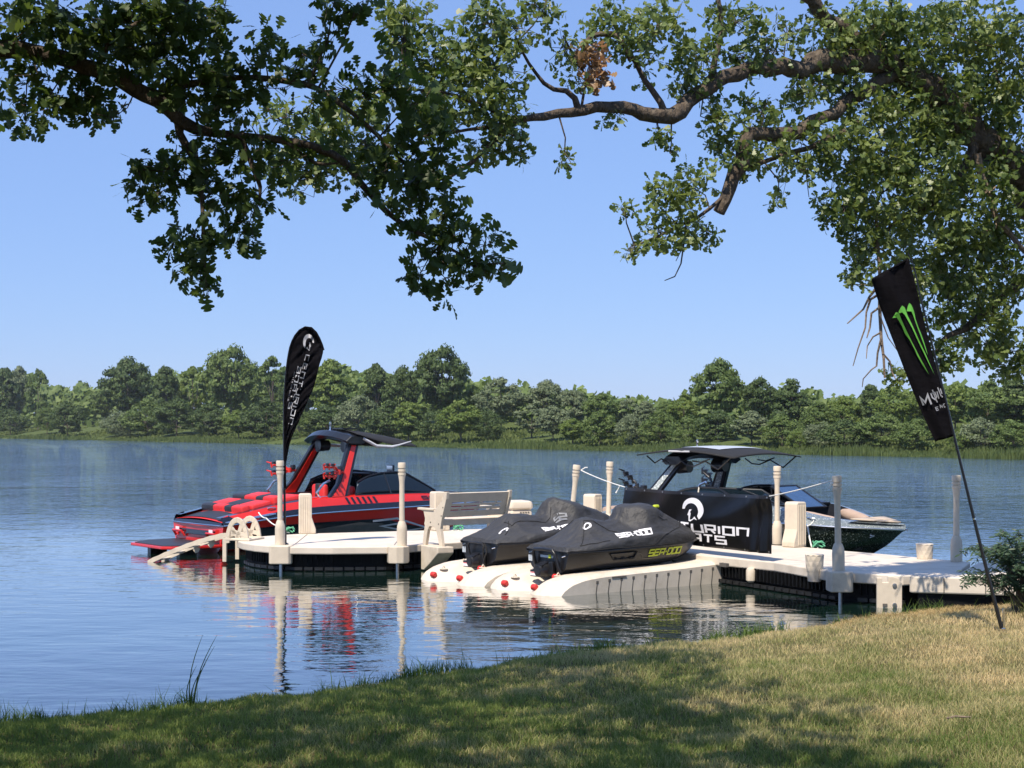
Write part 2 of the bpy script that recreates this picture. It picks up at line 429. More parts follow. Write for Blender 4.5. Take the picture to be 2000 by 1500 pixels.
w = MB(); w.add([(-900, -60, 0), (900, -60, 0), (900, 1300, 0), (-900, 1300, 0)], [(0, 1, 2, 3)])
tag(w.build('water', water_mat()), kind='structure')

def soil_mat(name, c1, c2, c3):
    m = bpy.data.materials.new(name); m.use_nodes = True
    nt = m.node_tree; p = nt.nodes['Principled BSDF']; L = nt.links.new; p.inputs['Roughness'].default_value = .95
    p.inputs['Specular IOR Level'].default_value = .1
    tc = N(nt, 'ShaderNodeTexCoord')
    n1 = N(nt, 'ShaderNodeTexNoise'); n1.inputs['Scale'].default_value = .7; n1.inputs['Detail'].default_value = 6
    n2 = N(nt, 'ShaderNodeTexNoise'); n2.inputs['Scale'].default_value = 30; n2.inputs['Detail'].default_value = 4
    L(tc.outputs['Object'], n1.inputs[0]); L(tc.outputs['Object'], n2.inputs[0])
    a = N(nt, 'ShaderNodeMix', data_type='RGBA'); L(n1.outputs['Fac'], a.inputs[0]); a.inputs[6].default_value = (*c1, 1); a.inputs[7].default_value = (*c2, 1)
    b = N(nt, 'ShaderNodeMix', data_type='RGBA'); cr = N(nt, 'ShaderNodeValToRGB'); cr.color_ramp.elements[0].position = .5; cr.color_ramp.elements[1].position = .7
    L(n2.outputs['Fac'], cr.inputs[0]); L(cr.outputs[0], b.inputs[0]); L(a.outputs[2], b.inputs[6]); b.inputs[7].default_value = (*c3, 1)
    L(b.outputs[2], p.inputs['Base Color'])
    return m
# near bank: rows measured from the water's edge inland
xs = np.concatenate([np.linspace(-40, -9, 12), np.linspace(-8.8, 9.4, 150), np.linspace(10, 30, 10)])
ts = np.concatenate([[-1.2, -.5, -.25, -.12, -.05, 0, .03, .08, .15, .25, .4], np.linspace(.6, 14, 50), [18, 26, 45, 90]])
V = np.array([[(x, float(edge_y(x)) - t) for t in ts] for x in xs]).reshape(-1, 2)
Z = ground_h(V[:, 0], V[:, 1])
nt_ = len(ts)
Q = np.array([[i * nt_ + j, i * nt_ + j + 1, (i + 1) * nt_ + j + 1, (i + 1) * nt_ + j] for i in range(len(xs) - 1) for j in range(nt_ - 1)])
g = fast_mesh('ground', np.column_stack([V, Z]), Q, soil_mat('bank_soil', (.055, .060, .022), (.12, .095, .045), (.16, .12, .06)), smooth=True)
tag(g, kind='structure')

# far shore: a line through (0,180) running (.5547,-.8321); inland is (.8321,.5547)
SD = np.array([.5547, -.8321]); SN = np.array([.8321, .5547])
def shore_y(px): return 7200.0 / (20 + .02 * px)
def far_h(u):
    """terrain height; u metres inland"""
    return np.where(u < 0, u * .4, 1.7 * (1 - np.exp(-np.maximum(u, 0) / 9.0)) + .055 * np.minimum(np.maximum(u - 8, 0), 90))
along = np.concatenate([np.linspace(-700, -300, 10), np.linspace(-290, 130, 140), np.linspace(140, 700, 12)])
inl = np.array([-4, -1, 0, 1, 2, 4, 6, 9, 13, 18, 25, 35, 50, 80, 140, 300, 900])
P = np.array([[np.array([0, 180]) + SD * a + SN * (u + 1.2 * math.sin(a * .13) + .8 * math.sin(a * .31)) for u in inl] for a in along]).reshape(-1, 2)
H = np.array([[float(far_h(u)) + (.35 * math.sin(a * .21 + u * .3) + .3 * math.sin(a * .083)) * min(1, max(0, u) / 8) for u in inl] for a in along]).reshape(-1)
n_ = len(inl)
Q = np.array([[i * n_ + j, (i + 1) * n_ + j, (i + 1) * n_ + j + 1, i * n_ + j + 1] for i in range(len(along) - 1) for j in range(n_ - 1)])
HAZE = True
tag(fast_mesh('far_shore', np.column_stack([P, H]), Q, soil_mat('meadow_soil', (.05, .08, .022), (.10, .125, .04), (.08, .10, .035)), smooth=True), kind='structure')

# the summer air: one even box of haze round everything
hz = MB(); hz.box((0, 640, 16), (2100, 1640, 40))
hm = bpy.data.materials.new('summer_haze'); hm.use_nodes = True
for n_x in list(hm.node_tree.nodes):
    if n_x.type != 'OUTPUT_MATERIAL': hm.node_tree.nodes.remove(n_x)
pv = hm.node_tree.nodes.new('ShaderNodeVolumePrincipled'); pv.inputs['Color'].default_value = (.80, .88, 1.0, 1); pv.inputs['Density'].default_value = .00012
hm.node_tree.links.new(pv.outputs[0], [n_x for n_x in hm.node_tree.nodes if n_x.type == 'OUTPUT_MATERIAL'][0].inputs['Volume'])
tag(hz.build('haze', hm), kind='stuff')

# ------------------------------------------------------------------ floating dock
DZ = .42
def P2(px, py): q = on_z(px, py, DZ); return (q.x, q.y)
def smooth_poly(pts, it=2):
    for _ in range(it):
        out = []
        for i in range(len(pts)):
            a, b = Vector(pts[i]), Vector(pts[(i + 1) % len(pts)])
            out += [a.lerp(b, .25), a.lerp(b, .75)]
        pts = out
    return [(p.x, p.y) for p in map(Vector, pts)]
def inset(poly, d):
    n = len(poly); out = []
    A = sum(poly[i][0] * poly[(i + 1) % n][1] - poly[(i + 1) % n][0] * poly[i][1] for i in range(n))
    sg = 1 if A > 0 else -1
    for i in range(n):
        a, b, c = Vector(poly[i - 1]), Vector(poly[i]), Vector(poly[(i + 1) % n])
        e1 = (b - a).normalized(); e2 = (c - b).normalized()
        nn = Vector((-e1.y - e2.y, e1.x + e2.x)) * sg
        if nn.length < 1e-6: nn = Vector((-e1.y, e1.x)) * sg
        nn.normalize(); out.append(tuple(b + nn * d))
    return out
def deck_section(name, label, poly, thick, rib_edges, root_loc):
    t = thing(name, label, 'dock', root_loc)
    lp = [(p[0] - root_loc[0], p[1] - root_loc[1]) for p in poly]
    m = MB(); m.prism(lp, DZ - thick, DZ); m.build('deck', M['plastic_deck'], t, bevel=.018)
    m = MB(); ip = inset(lp, .17); m.prism(ip, -.25, DZ - thick + .002)
    # vertical ribs and the scalloped lower rim of the black floats
    rims = []
    for (a, b) in rib_edges:
        rim = MB(); rims.append(rim)
        a = Vector((a[0] - root_loc[0], a[1] - root_loc[1])); b = Vector((b[0] - root_loc[0], b[1] - root_loc[1]))
        L_ = (b - a).length; e = (b - a).normalized(); nrm = Vector((e.y, -e.x)); k = int(L_ / .085)
        for i in range(k):
            c = a + e * (i + .5) * L_ / k - nrm * .165
            m.box((c.x, c.y, .20), (.03, .04, .18), math.atan2(e.y, e.x))
        k2 = int(L_ / .17)
        for i in range(k2):
            c = a + e * (i + .5) * L_ / k2 - nrm * .15
            rim.box((c.x, c.y, .045), (L_ / k2 * .82, .07, .05), math.atan2(e.y, e.x))
    fo = m.build('float', M['black_float'], t); [q.build('scalloped_rim', M['rim'], fo) for q in rims if q.v]
    return t
plat = [P2(463, 1056), P2(474, 1060), P2(497, 1063.5), P2(525, 1066), P2(569, 1068), P2(650, 1068.5), P2(756, 1067.5), P2(815, 1064), P2(865, 1061), P2(921, 1057),
        (.93, 27.5), (.05, 30.35), P2(943, 1033), P2(771, 1037.5), P2(619, 1041.5), P2(579, 1043), P2(545, 1045), P2(505, 1048), P2(475, 1051.5)]
plat_root = thing_loc = (-2.0, 28.0, 0)
platform = deck_section('dock_platform', 'round ended beige floating dock platform carrying the bench', plat, .125,
    [(plat[i], plat[i + 1]) for i in range(0, 10)], plat_root)
# seams and raised curb on the platform deck
m = MB()
for a, b in (((575, 1064), (600, 1044)), ((770, 1065), (790, 1037.5))):
    a = Vector(P2(*a)); b = Vector(P2(*b)); c = (a + b) / 2; e = b - a
    m = MB(); m.box((c.x + 2, c.y - 28, DZ + .001), (e.length, .012, .006), math.atan2(e.y, e.x)); m.build('seam', M['groove'], platform)
walk = [P2(1620, 1116), P2(1763, 1124), (6.05, 20.95), (6.78, 22.72), P2(1818, 1091), P2(1714, 1081), P2(1652, 1076), P2(1568, 1068), (4.4, 26.0), (1.5, 29.1), (.35, 28.4), (.98, 27.45), P2(1367.5, 1083.8), P2(1511, 1097.5)]
walkway = deck_section('dock_walkway', 'long beige floating dock walkway with black vinyl banner along its edge', walk, .14,
    [(P2(1367.5, 1083.8), P2(1620, 1116)), (P2(1667, 1119), P2(1763, 1124))], (4.0, 24.0, 0))
gang = [(5.30, 20.50), (6.6, 20.12), (8.9, 19.9), (9.6, 22.3), (6.86, 22.60), (6.12, 20.98)]
gangway = thing('gangway', 'beige gangway ramp joining the dock to the grassy bank', 'gangway', (7.0, 21.0, 0))
lp = [(p[0] - 7, p[1] - 21) for p in gang]
m = MB(); m.prism(lp, .20, DZ + .006); m.build('deck', M['plastic_deck'], gangway, bevel=.02)
m = MB(); m.prism(inset(lp, .12), -.2, .21); m.build('float', M['black_float'], gangway)
for k in (.33, .72):
    m = MB(); a = Vector((5.30, 20.50)).lerp(Vector((6.6, 20.12)), k) - Vector((7, 21)); m.box((a.x, a.y - .002, .31), (.012, .02, .2), math.atan2(-.38, 1.3)); m.build('seam', M['groove'], gangway)
# hinge plate between walkway and gangway
hp = at(1737, 1128, 20.52)
m = MB(); c = (hp.x - 4, hp.y - 24, .2)
prof = [(-.165, -.30), (.16, -.30), (.16, .12), (.11, .20), (.03, .22), (-.02, .22), (-.02, .14), (-.10, .14), (-.10, .20), (-.165, .20)]
m.slab([(c[0] + x, c[1] - .03 - x * .1, c[2] + z) for x, z in prof], (0, .06, 0))
hb_ = m.build('hinge_plate', M['plastic'], walkway, bevel=.008)
m = MB()
for (x, z) in ((.06, .1), (.06, -.16)):
    m = MB(); m.lathe([(.03, -.01), (.03, .01), (.015, .012)], 12, (0, 0, 0)); 
    for i in range(len(m.v) - 36, len(m.v)):
        q = m.v[i]; m.v[i] = (c[0] + x + q[0], c[1] - .035 - x * .1 - q[2], c[2] + z + q[1])
    m.build('bolt', M['steel'], hb_)
m = MB(); m.box((c[0] - .065, c[1] - .026, c[2] - .16), (.06, .02, .035)); m.build('slot', M['groove'], hb_)
# pile pockets: bulky blocks on the dock's edge
def pocket(parent, root, px0, px1, py0, py1, Y, facets=False):
    a = at(px0, py0, Y); b = at(px1, py1, Y); m = MB()
    w_ = b.x - a.x; cx = (a.x + b.x) / 2 - root[0]; z0, z1 = b.z, a.z
    dpt = w_ * .9
    if facets:
        poly = [(-.5, .35), (-.36, -.4), (.0, -.5), (.30, -.42), (.5, -.1), (.5, .6), (-.5, .6)]
    else:
        poly = [(-.5, .6), (-.5, -.36), (-.42, -.5), (.38, -.5), (.5, -.36), (.5, .6)]
    m.prism([(cx + x * w_, Y - root[1] + y * dpt + dpt * .4) for x, y in poly], z0, z1)
    o = m.build('pile_pocket', M['plastic'], parent, bevel=.016)
    m = MB(); m.tube([(cx, Y - root[1] + dpt * .3, z0 - .4), (cx, Y - root[1] + dpt * .3, z0 + .02)], .028, 10); m.build('steel_pile', M['steel'], o)
    return o
pocket(platform, plat_root, 525, 569, 1066, 1102, 25.62)
pocket(platform, plat_root, 753, 797, 1067.5, 1101, 25.55, True)
pocket(walkway, (4, 24), 1621, 1667, 1117, 1157, 20.95)
# bench bracket wedge standing out of the platform's edge
a = at(812, 1065, 25.75)
m = MB()
rx = Vector((.86, .5, 0)); ry = Vector((-.5, .86, 0))
base = Vector((-1.12, 25.38, 0)) - Vector((*plat_root[:2], 0))
prof = [(0, .43), (0, .33), (.30, .14), (.52, .02), (.62, .02), (.62, .43)]
m.slab([base + ry * q - Vector((0, 0, 0)) + Vector((0, 0, z)) - rx * .12 for q, z in prof], rx * .30)
m.build('bench_bracket', M['plastic'], platform, bevel=.012)

# posts
POSTH = [(.085, 0), (.085, .30), (.078, .36), (.05, .44), (.047, 1.0), (.05, 1.06), (.067, 1.17), (.067, 1.215), (.058, 1.222), (.067, 1.23), (.067, 1.265), (.058, 1.272), (.067, 1.28), (.067, 1.34), (.062, 1.355)]
def make_post():
    t = thing('dock_post', None, 'dock post')
    m = MB(); m.lathe([(.085, 0), (.086, .26), (.080, .33), (.056, .40), (.051, .402)], 20); m.build('sleeve', M['plastic'], t, smooth=True)
    m = MB(); m.lathe([(.045, .38), (.043, 1.0), (.047, 1.06), (.060, 1.15), (.060, 1.151)], 18); m.build('pole', M['plastic'], t, smooth=True)
    m = MB(); m.lathe([(.061, 1.15), (.066, 1.155), (.067, 1.195), (.050, 1.198), (.050, 1.214), (.067, 1.217), (.067, 1.25), (.050, 1.253), (.050, 1.269), (.067, 1.272), (.067, 1.345), (.060, 1.36)], 20)
    m.build('cap', M['plastic'], t, smooth=True, angle=30)
    return t
POSTS = [(547, 1066, None, 1.43, 0, 'beige dock post on the platform edge beside the teardrop flag'),
         (785, 1067, None, 1.40, 0, 'beige dock post standing just left of the bench'),
         (1112, None, 27.3, 1.33, .10, 'leaning beige dock post with white banner rope tied at its cap'),
         (1187, None, 28.3, 1.36, .03, 'thin beige dock post directly behind the slanting white rope'),
         (1518, 1063, None, 1.33, 0, 'beige dock post at the banner\'s right end, beside a bumper'),
         (1638, 1117, None, 1.32, -.02, 'beige dock post nearest the viewer with rope end knotted at its cap'),
         (1868, 1097, None, 1.28, 0, 'beige dock post closest to shore, behind the leaning black flag')]
POST_AT = {}
post0 = make_post()
for i, (px, py, Y, h, lean, lab) in enumerate(POSTS):
    q = on_z(px, py, DZ) if py else at(px, HOR, Y)
    o = post0 if i == 0 else copy_tree(post0)
    o.location = (q.x, q.y, DZ + .002); o.scale = (1, 1, h / 1.36); o.rotation_euler = (0, lean, 0)
    tag(o, lab, 'dock post', 'ringed posts along the dock')
    POST_AT[px] = Vector((q.x + lean * h, q.y, DZ + h))

# upright bumpers
def make_bumper():
    t = thing('dock_bumper', None, 'bumper')
    m = MB()   # x: along the rub face, -y: foot flares outwards
    prof = [(.13, 0), (.13, .72), (.11, .75), (-.09, .75), (-.115, .72), (-.115, .30), (-.19, .08), (-.19, 0)]
    m.slab([(-.135, y, z) for y, z in prof], (.27, 0, 0)); m.build('body', M['plastic'], t, bevel=.022)
    m = MB()
    for k in range(5):
        m.box((.138, -.07 + k * .042, .37), (.014, .016, .66))
        m.box((-.138, -.07 + k * .042, .37), (.014, .016, .66))
    m.build('ribs', M['plastic'], t, bevel=.004)
    return t
b0 = make_bumper()
for i, (px, py, Y, rz, lab) in enumerate([(597, 1042, None, R(98), 'beige ribbed dock bumper against the red boat\'s black side'),
        (856, 1036, None, R(115), 'beige dock bumper half hidden behind the bench\'s left end'),
        (1157, None, 28.6, R(-40), 'beige ribbed dock bumper behind the two covered watercraft'),
        (1553, 1068, None, R(-50), 'beige ribbed dock bumper beside the dark speckled boat')]):
    q = on_z(px, py, DZ) if py else at(px, HOR, Y)
    o = b0 if i == 0 else copy_tree(b0)
    o.location = (q.x, q.y, DZ + .002); o.rotation_euler = (0, 0, rz)
    tag(o, lab, 'bumper', 'upright bumpers on the dock')

# bench seen from behind
bt = thing('park_bench', 'beige plastic bench facing the lake, seen from behind', 'bench', (-1.16, 25.48, DZ + .002), R(38))
bt.scale = (1.09, 1.12, 1)
# local: x along the bench, y towards its front
def bench_end(x):
    m = MB()
    rear = [(0.0, 0), (.07, 0), (.16, .28), (.22, .33), (.33, .33), (.38, .26), (.44, 0), (.52, 0), (.47, .26), (.455, .34), (.47, .37), (.455, .41), (.45, .46), (.49, .58), (.62, .60), (.62, .635), (.30, .63), (.20, .60), (.03, .75), (-.06, .92), (-.115, .92), (-.10, .80), (.02, .45), (.055, .30)]
    hole = None
    m.slab([(x - .028, y, z) for y, z in rear], (.056, 0, 0))
    m.box((x, .42, .615), (.09, .42, .035))
    return m
for x in (0.03, 1.24):
    o = bench_end(x).build('end_frame', M['plastic'], bt, bevel=.006)
    for (y, z) in ((.09, .38), (.30, .40), (-.02, .66), (.02, .52)):
        m = MB(); m.tube([(x - .034, y, z), (x + .034, y, z)], .011, 8); m.build('bolt', M['groove'], o)
m = MB()
for k in range(4):
    m.box((.635, .12 + k * .105, .435), (1.16, .095, .04))
m.box((.635, .09, .40), (1.16, .03, .10))
m.build('seat', M['plastic'], bt, bevel=.008)
# back: one leaning panel with three long slots
m = MB(); lean = math.atan2(-.13, .40)
e = Vector((0, math.sin(lean), math.cos(lean))); fnrm = Vector((0, math.cos(lean), -math.sin(lean)))
o0 = Vector((.635, .045, .50))
rows = [(0, .10), (.125, .165), (.19, .23), (.255, .42)]
for a, b in rows:
    c = o0 + e * (a + b) / 2; MM = Matrix((Vector((1, 0, 0)), fnrm, e)).transposed()
    m.box(c, (1.16, .032, b - a), M=MM)
for xx in (-.53, .53):
    c = o0 + e * .18; m.box((c.x + xx, c.y, c.z), (.10, .031, .20), M=MM)
for j, (a, b) in enumerate(((.10, .125), (.165, .19), (.23, .255))):
    for k in range(3):
        c = o0 + e * (a + b) / 2 + Vector((-.3 + k * .3 + j * .04, 0, 0)); m.box(c, (.03, .03, b - a), M=MM)
m.build('backrest', M['plastic'], bt, bevel=.006)

# dock box
q = at(1010, HOR, 28.4)
db = thing('storage_box', 'beige plastic dock box standing behind the bench\'s right end', 'storage box', (q.x, q.y, DZ + .002), R(20))
m = MB(); m.rbox((0, 0, .24), (.42, .5, .48), .05); m.build('body', M['plastic'], db, smooth=True)
m = MB(); m.rbox((0, 0, .56), (.46, .54, .16), .07); m.build('lid', M['plastic'], db, smooth=True)
m = MB()
for k in range(4): m.box((-.02 + k * .05, -.252, .43), (.032, .01, .022))
m.build('mark', M['groove'], db)

# faceted tubs
def make_tub():
    t = thing('deck_tub', None, 'tub')
    m = MB(); seg = 10; rings = []
    for k, (r_, z) in enumerate(((.115, 0), (.122, .07), (.127, .14), (.131, .22), (.133, .235), (.12, .24))):
        rings.append([Vector((r_ * math.cos(2 * math.pi * (j + .5 * (k % 2)) / seg), r_ * math.sin(2 * math.pi * (j + .5 * (k % 2)) / seg), z)) for j in range(seg)])
    vs = [p for r_ in rings for p in r_]; fs = []
    for i in range(len(rings) - 1):
        for j in range(seg):
            a, b = i * seg + j, i * seg + (j + 1) % seg; c, d = (i + 1) * seg + j, (i + 1) * seg + (j + 1) % seg
            if i % 2 == 0: fs += [(a, b, c), (b, d, c)]
            else: fs += [(a, b, d), (a, d, c)]
    fs.append(tuple((len(rings) - 1) * seg + j for j in range(seg))); fs.append(tuple(range(seg)))
    m.add(vs, fs); m.build('body', M['plastic'], t)
    m = MB(); m.lathe([(.095, -.14), (.112, 0.001)], 10); m.build('socket', M['plastic'], t)
    return t
tub = make_tub(); q = at(1591, 1108, 21.55); tub.location = (q.x, q.y, DZ - .03)
tag(tub, 'faceted beige tub mounted on the walkway\'s near edge', 'tub', 'faceted beige tubs on the dock')
tub2 = copy_tree(tub); q = on_z(1806, 1091.5, DZ); tub2.location = (q.x, q.y, DZ + .003); tub2.rotation_euler = (0, 0, .3); tub2.scale = (1, 1, .95)
tag(tub2, 'faceted beige tub standing on the far deck edge near the bow', 'tub', 'faceted beige tubs on the dock')
for ch in ALLCH[tub2.name]:
    if ch.name.startswith('socket'): ch.scale = (1, 1, .01)

# swim ladder with arched handrails
lt = thing('swim_ladder', 'beige plastic swim ladder with arched handrails slanting into the water', 'ladder', (-4.78, 27.25, DZ + .003), R(164))
# local x runs down the ladder (away from the dock), y across
def lad_curve(s):   # s 0..1 top to bottom
    return Vector((.18 + 1.55 * s, 0, .10 - .02 * s - .50 * s ** 1.35))
for y in (-.25, .25):
    m = MB(); n = 14; poly = []
    for i in range(n + 1):
        p = lad_curve(i / n); poly.append((p.x, y - .02, p.z + .03 + (.008 if i % 2 else 0)))
    for i in range(n, -1, -1):
        p = lad_curve(i / n); poly.append((p.x, y - .02, p.z - .05))
    k = n + 1
    for i in range(n):
        quad = [poly[i], poly[i + 1], poly[2 * k - 2 - i], poly[2 * k - 1 - i]]
        m.slab(quad, (0, .04, 0))
    m.build('side_rail', M['plastic'], lt)
    m = MB()          # arched handrail plate with spokes
    def arch(a, r1, r2): return (-.02 + r1 * math.cos(a), -.0 + r2 * math.sin(a))
    prev = None
    for i in range(13):
        a = R(-8 + i * 16.3); po = arch(a, .22, .41); pi_ = arch(a, .145, .315)
        if prev: m.slab([(prev[0][0], y - .022, prev[0][1]), (po[0], y - .022, po[1]), (pi_[0], y - .022, pi_[1]), (prev[1][0], y - .022, prev[1][1])], (0, .044, 0))
        prev = (po, pi_)
    for (x0, z0, x1, z1) in ((-.06, .02, .13, .27), (-.02, .02, -.11, .29), (-.17, .10, .10, .16)):
        d = Vector((x1 - x0, 0, z1 - z0)); pn = Vector((-d.z, 0, d.x)).normalized() * .036
        a_, b_ = Vector((x0, y - .018, z0)), Vector((x1, y - .018, z1))
        m.slab([a_ + pn, b_ + pn, b_ - pn, a_ - pn], (0, .036, 0))
    m.box((-.03, y, .02), (.46, .05, .05))
    m.box((.22, y, -.17), (.075, .045, .42))
    m.build('handrail', M['plastic'], lt, bevel=.006)
for i in range(5):
    p = lad_curve(.16 + i * .19)
    m = MB(); m.box((p.x, 0, p.z - .015), (.13, .47, .03)); m.build('tread', M['plastic'], lt, bevel=.006)
    if i in (1, 2):
        m = MB(); m.slab([(p.x - .05, -.27, p.z - .05), (p.x + .12, -.27, p.z - .06), (p.x + .03, -.27, p.z - .16), (p.x - .02, -.27, p.z - .13)], (0, .03, 0)); m.build('tread_bracket', M['plastic'], lt)
m = MB(); m.box((-.1, 0, .015), (.36, .62, .03)); m.build('base_plate', M['plastic'], lt, bevel=.008)

# ------------------------------------------------------------------ watercraft floats
FV = Vector((.8, .6, 0)); FW = Vector((-.6, .8, 0))     # along, across
def make_float():
    t = thing('watercraft_float', None, 'jet ski float')
    L_, hw = 3.4, .85
    zt = sm([0, .07, .22, .48, .9, 1.5, 2.4, 3.5], [-.10, .035, .145, .225, .27, .29, .31, .35])
    def fn(u, v):
        s = u * L_; y = (v * 2 - 1); a = abs(y)
        nose = min(1, math.sqrt(max(0, s) / .55)) if s < .55 else 1
        # two rounded pontoon toes: the middle and the outer corners start further back
        toe = .30 * abs(a - .55) ** 1.9 * 2.2 * max(0, 1 - s / 1.1)
        x = s + toe
        crown = zt(s)
        val = max(0, 1 - (a / .42) ** 2)
        z = crown - .17 * val ** .8 * min(1, s / .6 + .25)
        edge = max(0, (a - .86) / .14)
        z -= .05 * edge ** 2.2
        return Vector((x, y * hw, z))
    m = MB(); nu, nv = 44, 36; m.grid(fn, nu, nv)
    # skirt down into the water
    def side(sign):
        top = [fn(i / nu, 1 if sign > 0 else 0) for i in range(nu + 1)]
        b = len(m.v); m.v += [tuple(p) for p in top] + [(p.x, p.y, -.3) for p in top]
        for i in range(nu): m.f.append((b + i, b + i + 1, b + nu + 1 + i + 1, b + nu + 1 + i)); m.mi.append(0)
    side(1); side(-1)
    end = [fn(1, j / nv) for j in range(nv + 1)]
    b = len(m.v); m.v += [tuple(p) for p in end] + [(p.x, p.y, -.3) for p in end]
    for j in range(nv): m.f.append((b + j, b + j + 1, b + nv + 1 + j + 1, b + nv + 1 + j)); m.mi.append(0)
    m.build('body', M['plastic_deck'], t, smooth=True, angle=50)
    # slanting slots on the outer side
    for k in range(12):
        s = .78 + k * .232
        x = s + .1; ztop = zt(s) - .09
        m = MB(); y = -hw - .001
        m.slab([(x - .050, y, -.12), (x - .028, y, -.12), (x + .014, y, ztop - .02), (x - .004, y, ztop - .02)], (0, .01, 0))
        m.box((x + .005, y + .004, ztop - .012), (.045, .012, .045))
        m.build('slot', M['groove'], t)
    m = MB(); m.box((1.30, -hw - .001, .215), (.28, .012, .028)); m.build('grab_slot', M['groove'], t)
    for (x, y, z) in ((.11, .36, .10), (.11, -.36, .10), (.55, -.30, .215)):
        m = MB(); m.tube([(x, y - .05, z), (x, y - .035, z), (x, y + .035, z), (x, y + .05, z)], [.028, .046, .046, .028], 14)
        m.build('roller', M['red_rubber'], t, smooth=True)
    for (x, y) in ((.30, .36), (.75, .45), (.55, -.36)):
        m = MB(); z = fn(x / L_, (y / hw + 1) / 2).z
        m.lathe([(.07, -.004), (.055, .006), (.035, .008)], 14, (x, y, z)); m.tube([(x - .03, y, z + .01), (x, y, z + .045), (x + .03, y, z + .01)], .009, 6)
        m.build('tie_loop', M['plastic'], t)
    return t
fl0 = make_float()
FB = Vector((.02, 22.42, 0)); FA = FB + FW * 1.74 - FV * .10
for i, (p, lab) in enumerate(((FB, 'near white jet ski float with row of slanting side slots'), (FA, 'far white jet ski float tucked beside the round dock platform'))):
    o = fl0 if i == 0 else copy_tree(fl0)
    o.location = p; o.rotation_euler = (0, 0, math.atan2(.6, .8)); tag(o, lab, 'jet ski float', 'floats under the jet skis')
# connector knuckle beside the near float
m = MB(); m.rbox((0, 0, 0), (.13, .16, .22), .05); o = m.build('float_connector', M['plastic'], walkway, smooth=True)
q = at(1468, 1120, 22.95); o.location = (q.x - 4, q.y - 24 + .1, .20)
m = MB(); q0 = Vector(P2(1409, 1092)); q1 = Vector(P2(1419, 1093.3)); c = (q0 + q1) / 2
m.box((c.x - 4, c.y - 24 - .02, .34), (.17, .06, .055), math.atan2(q1.y - q0.y, q1.x - q0.x)); m.build('hand_hole', M['groove'], walkway)
# ------------------------------------------------------------------ vinyl banner
BA, BB = Vector((1.89, 25.95, 0)), Vector((3.84, 22.72, 0))     # left and right ends
bdir = (BB - BA).normalized(); bnrm = Vector((-bdir.y, bdir.x, 0)); 
if bnrm.y > 0: bnrm = -bnrm                                      # towards the viewer
BW = (BB - BA).length
BT, BBOT = EYE - (968 - HOR) * 22.72 / F, EYE - (1082 - HOR) * 22.72 / F
def ban_wave(u, v):
    fold = .030 * math.exp(-((u - .93) / .06) ** 2) * math.sin(u * 95) * (1 - .6 * v)
    diag = .035 * math.exp(-(((1 - v) - (1 - u) * 1.35) / .16) ** 2) * (u > .3)
    return fold + diag + .02 * math.sin(u * 9 + v * 4) + .012 * math.sin(u * 23 - v * 7)
def ban_pt(u, v, lift=0.0):
    """u 0..1 left to right, v 0..1 bottom to top"""
    sag = -.045 * math.sin(math.pi * u) * v
    p = BA + bdir * (u * BW) + bnrm * (ban_wave(u, v) + lift)
    p.z = BBOT + (BT - BBOT) * v + sag * .3
    return p
def ban_uv(px, py):
    q = on_plane(px, py, BA, BB)
    return (q - Vector((BA.x, BA.y, q.z))).dot(bdir) / BW, (q.z - BBOT) / (BT - BBOT)
mid = (BA + BB) / 2
bn = thing('vinyl_banner', 'black vinyl banner with white helmet crest roped between two dock posts', 'banner', (mid.x, mid.y, BBOT))
rel = Vector((mid.x, mid.y, BBOT))
m = MB(); m.grid(lambda u, v: ban_pt(u, v) - rel, 90, 22); sheet = m.build('sheet', M['vinyl'], bn, smooth=True, solid=.003)
m = MB(); m.grid(lambda u, v: ban_pt(u, .94 + .06 * v, .004) - rel, 60, 2); m.build('hem', mat('hem_vinyl', (.016, .018, .026), .35), sheet, smooth=True)
m = MB()
for i in range(8):
    for v in (.965, .03):
        p = ban_pt(.015 + i * .97 / 7, v, .008) - rel
        m.tube([p - bnrm * .004, p + bnrm * .004], .013, 8)
m.build('grommet', M['steel'], sheet)
cx, cy = 1355.3, 994.2
def emb_fn(x, y, k):
    u, v = ban_uv(cx + x * 22.5, cy - y * 23.5 + x * 1.5); return ban_pt(u, v, .006 + .002 * k) - rel
m = MB(); emblem(m, emb_fn); m.build('emblem', M['white_print'], sheet, fix=False)
for txt, x0, x1, yb0, yb1, hh in (('CENTURION', 1252.5, 1461, 1027.0, 1047.5, 15.0), ('BOATS', 1296, 1419, 1050.0, 1062.5, 14.0)):
    def fn(u, v, k):
        px = x0 + (x1 - x0) * u; py = yb0 + (yb1 - yb0) * u - v * hh
        a, b = ban_uv(px, py); return ban_pt(a, b, .006 + .001 * k) - rel
    m = MB(); put_text(m, txt, fn, stroke=.24, gap=.36); m.build('lettering', M['white_print'], sheet, fix=False)
def rope(pts, r, sag=0.0, n=10):
    out = []
    for i in range(len(pts) - 1):
        a, b = Vector(pts[i]), Vector(pts[i + 1])
        for k in range(n): t = k / n; out.append(a.lerp(b, t) - Vector((0, 0, sag * 4 * t * (1 - t))))
    return out + [Vector(pts[-1])]
pL, pR = POST_AT[1112], POST_AT[1638]
m = MB(); a = Vector((pL.x, pL.y, pL.z - .10)); b = ban_pt(0, 1)
m.tube([p - rel for p in rope([a + Vector((.07, 0, 0)), b], .007, .02)], .009, 6)
m.tube([q - rel for q in (a + Vector((.07, -.02, 0)), a + Vector((.15, -.03, .05)), a + Vector((.19, -.03, .05)))], .010, 6)
q = a.lerp(b, .9); m.tube([p - rel for p in (q, q + Vector((-.04, 0, -.08)), q + Vector((-.07, 0, -.13)))], [.004, .008, .014], 6)
m.build('tie_rope', M['rope_white'], bn, smooth=True)
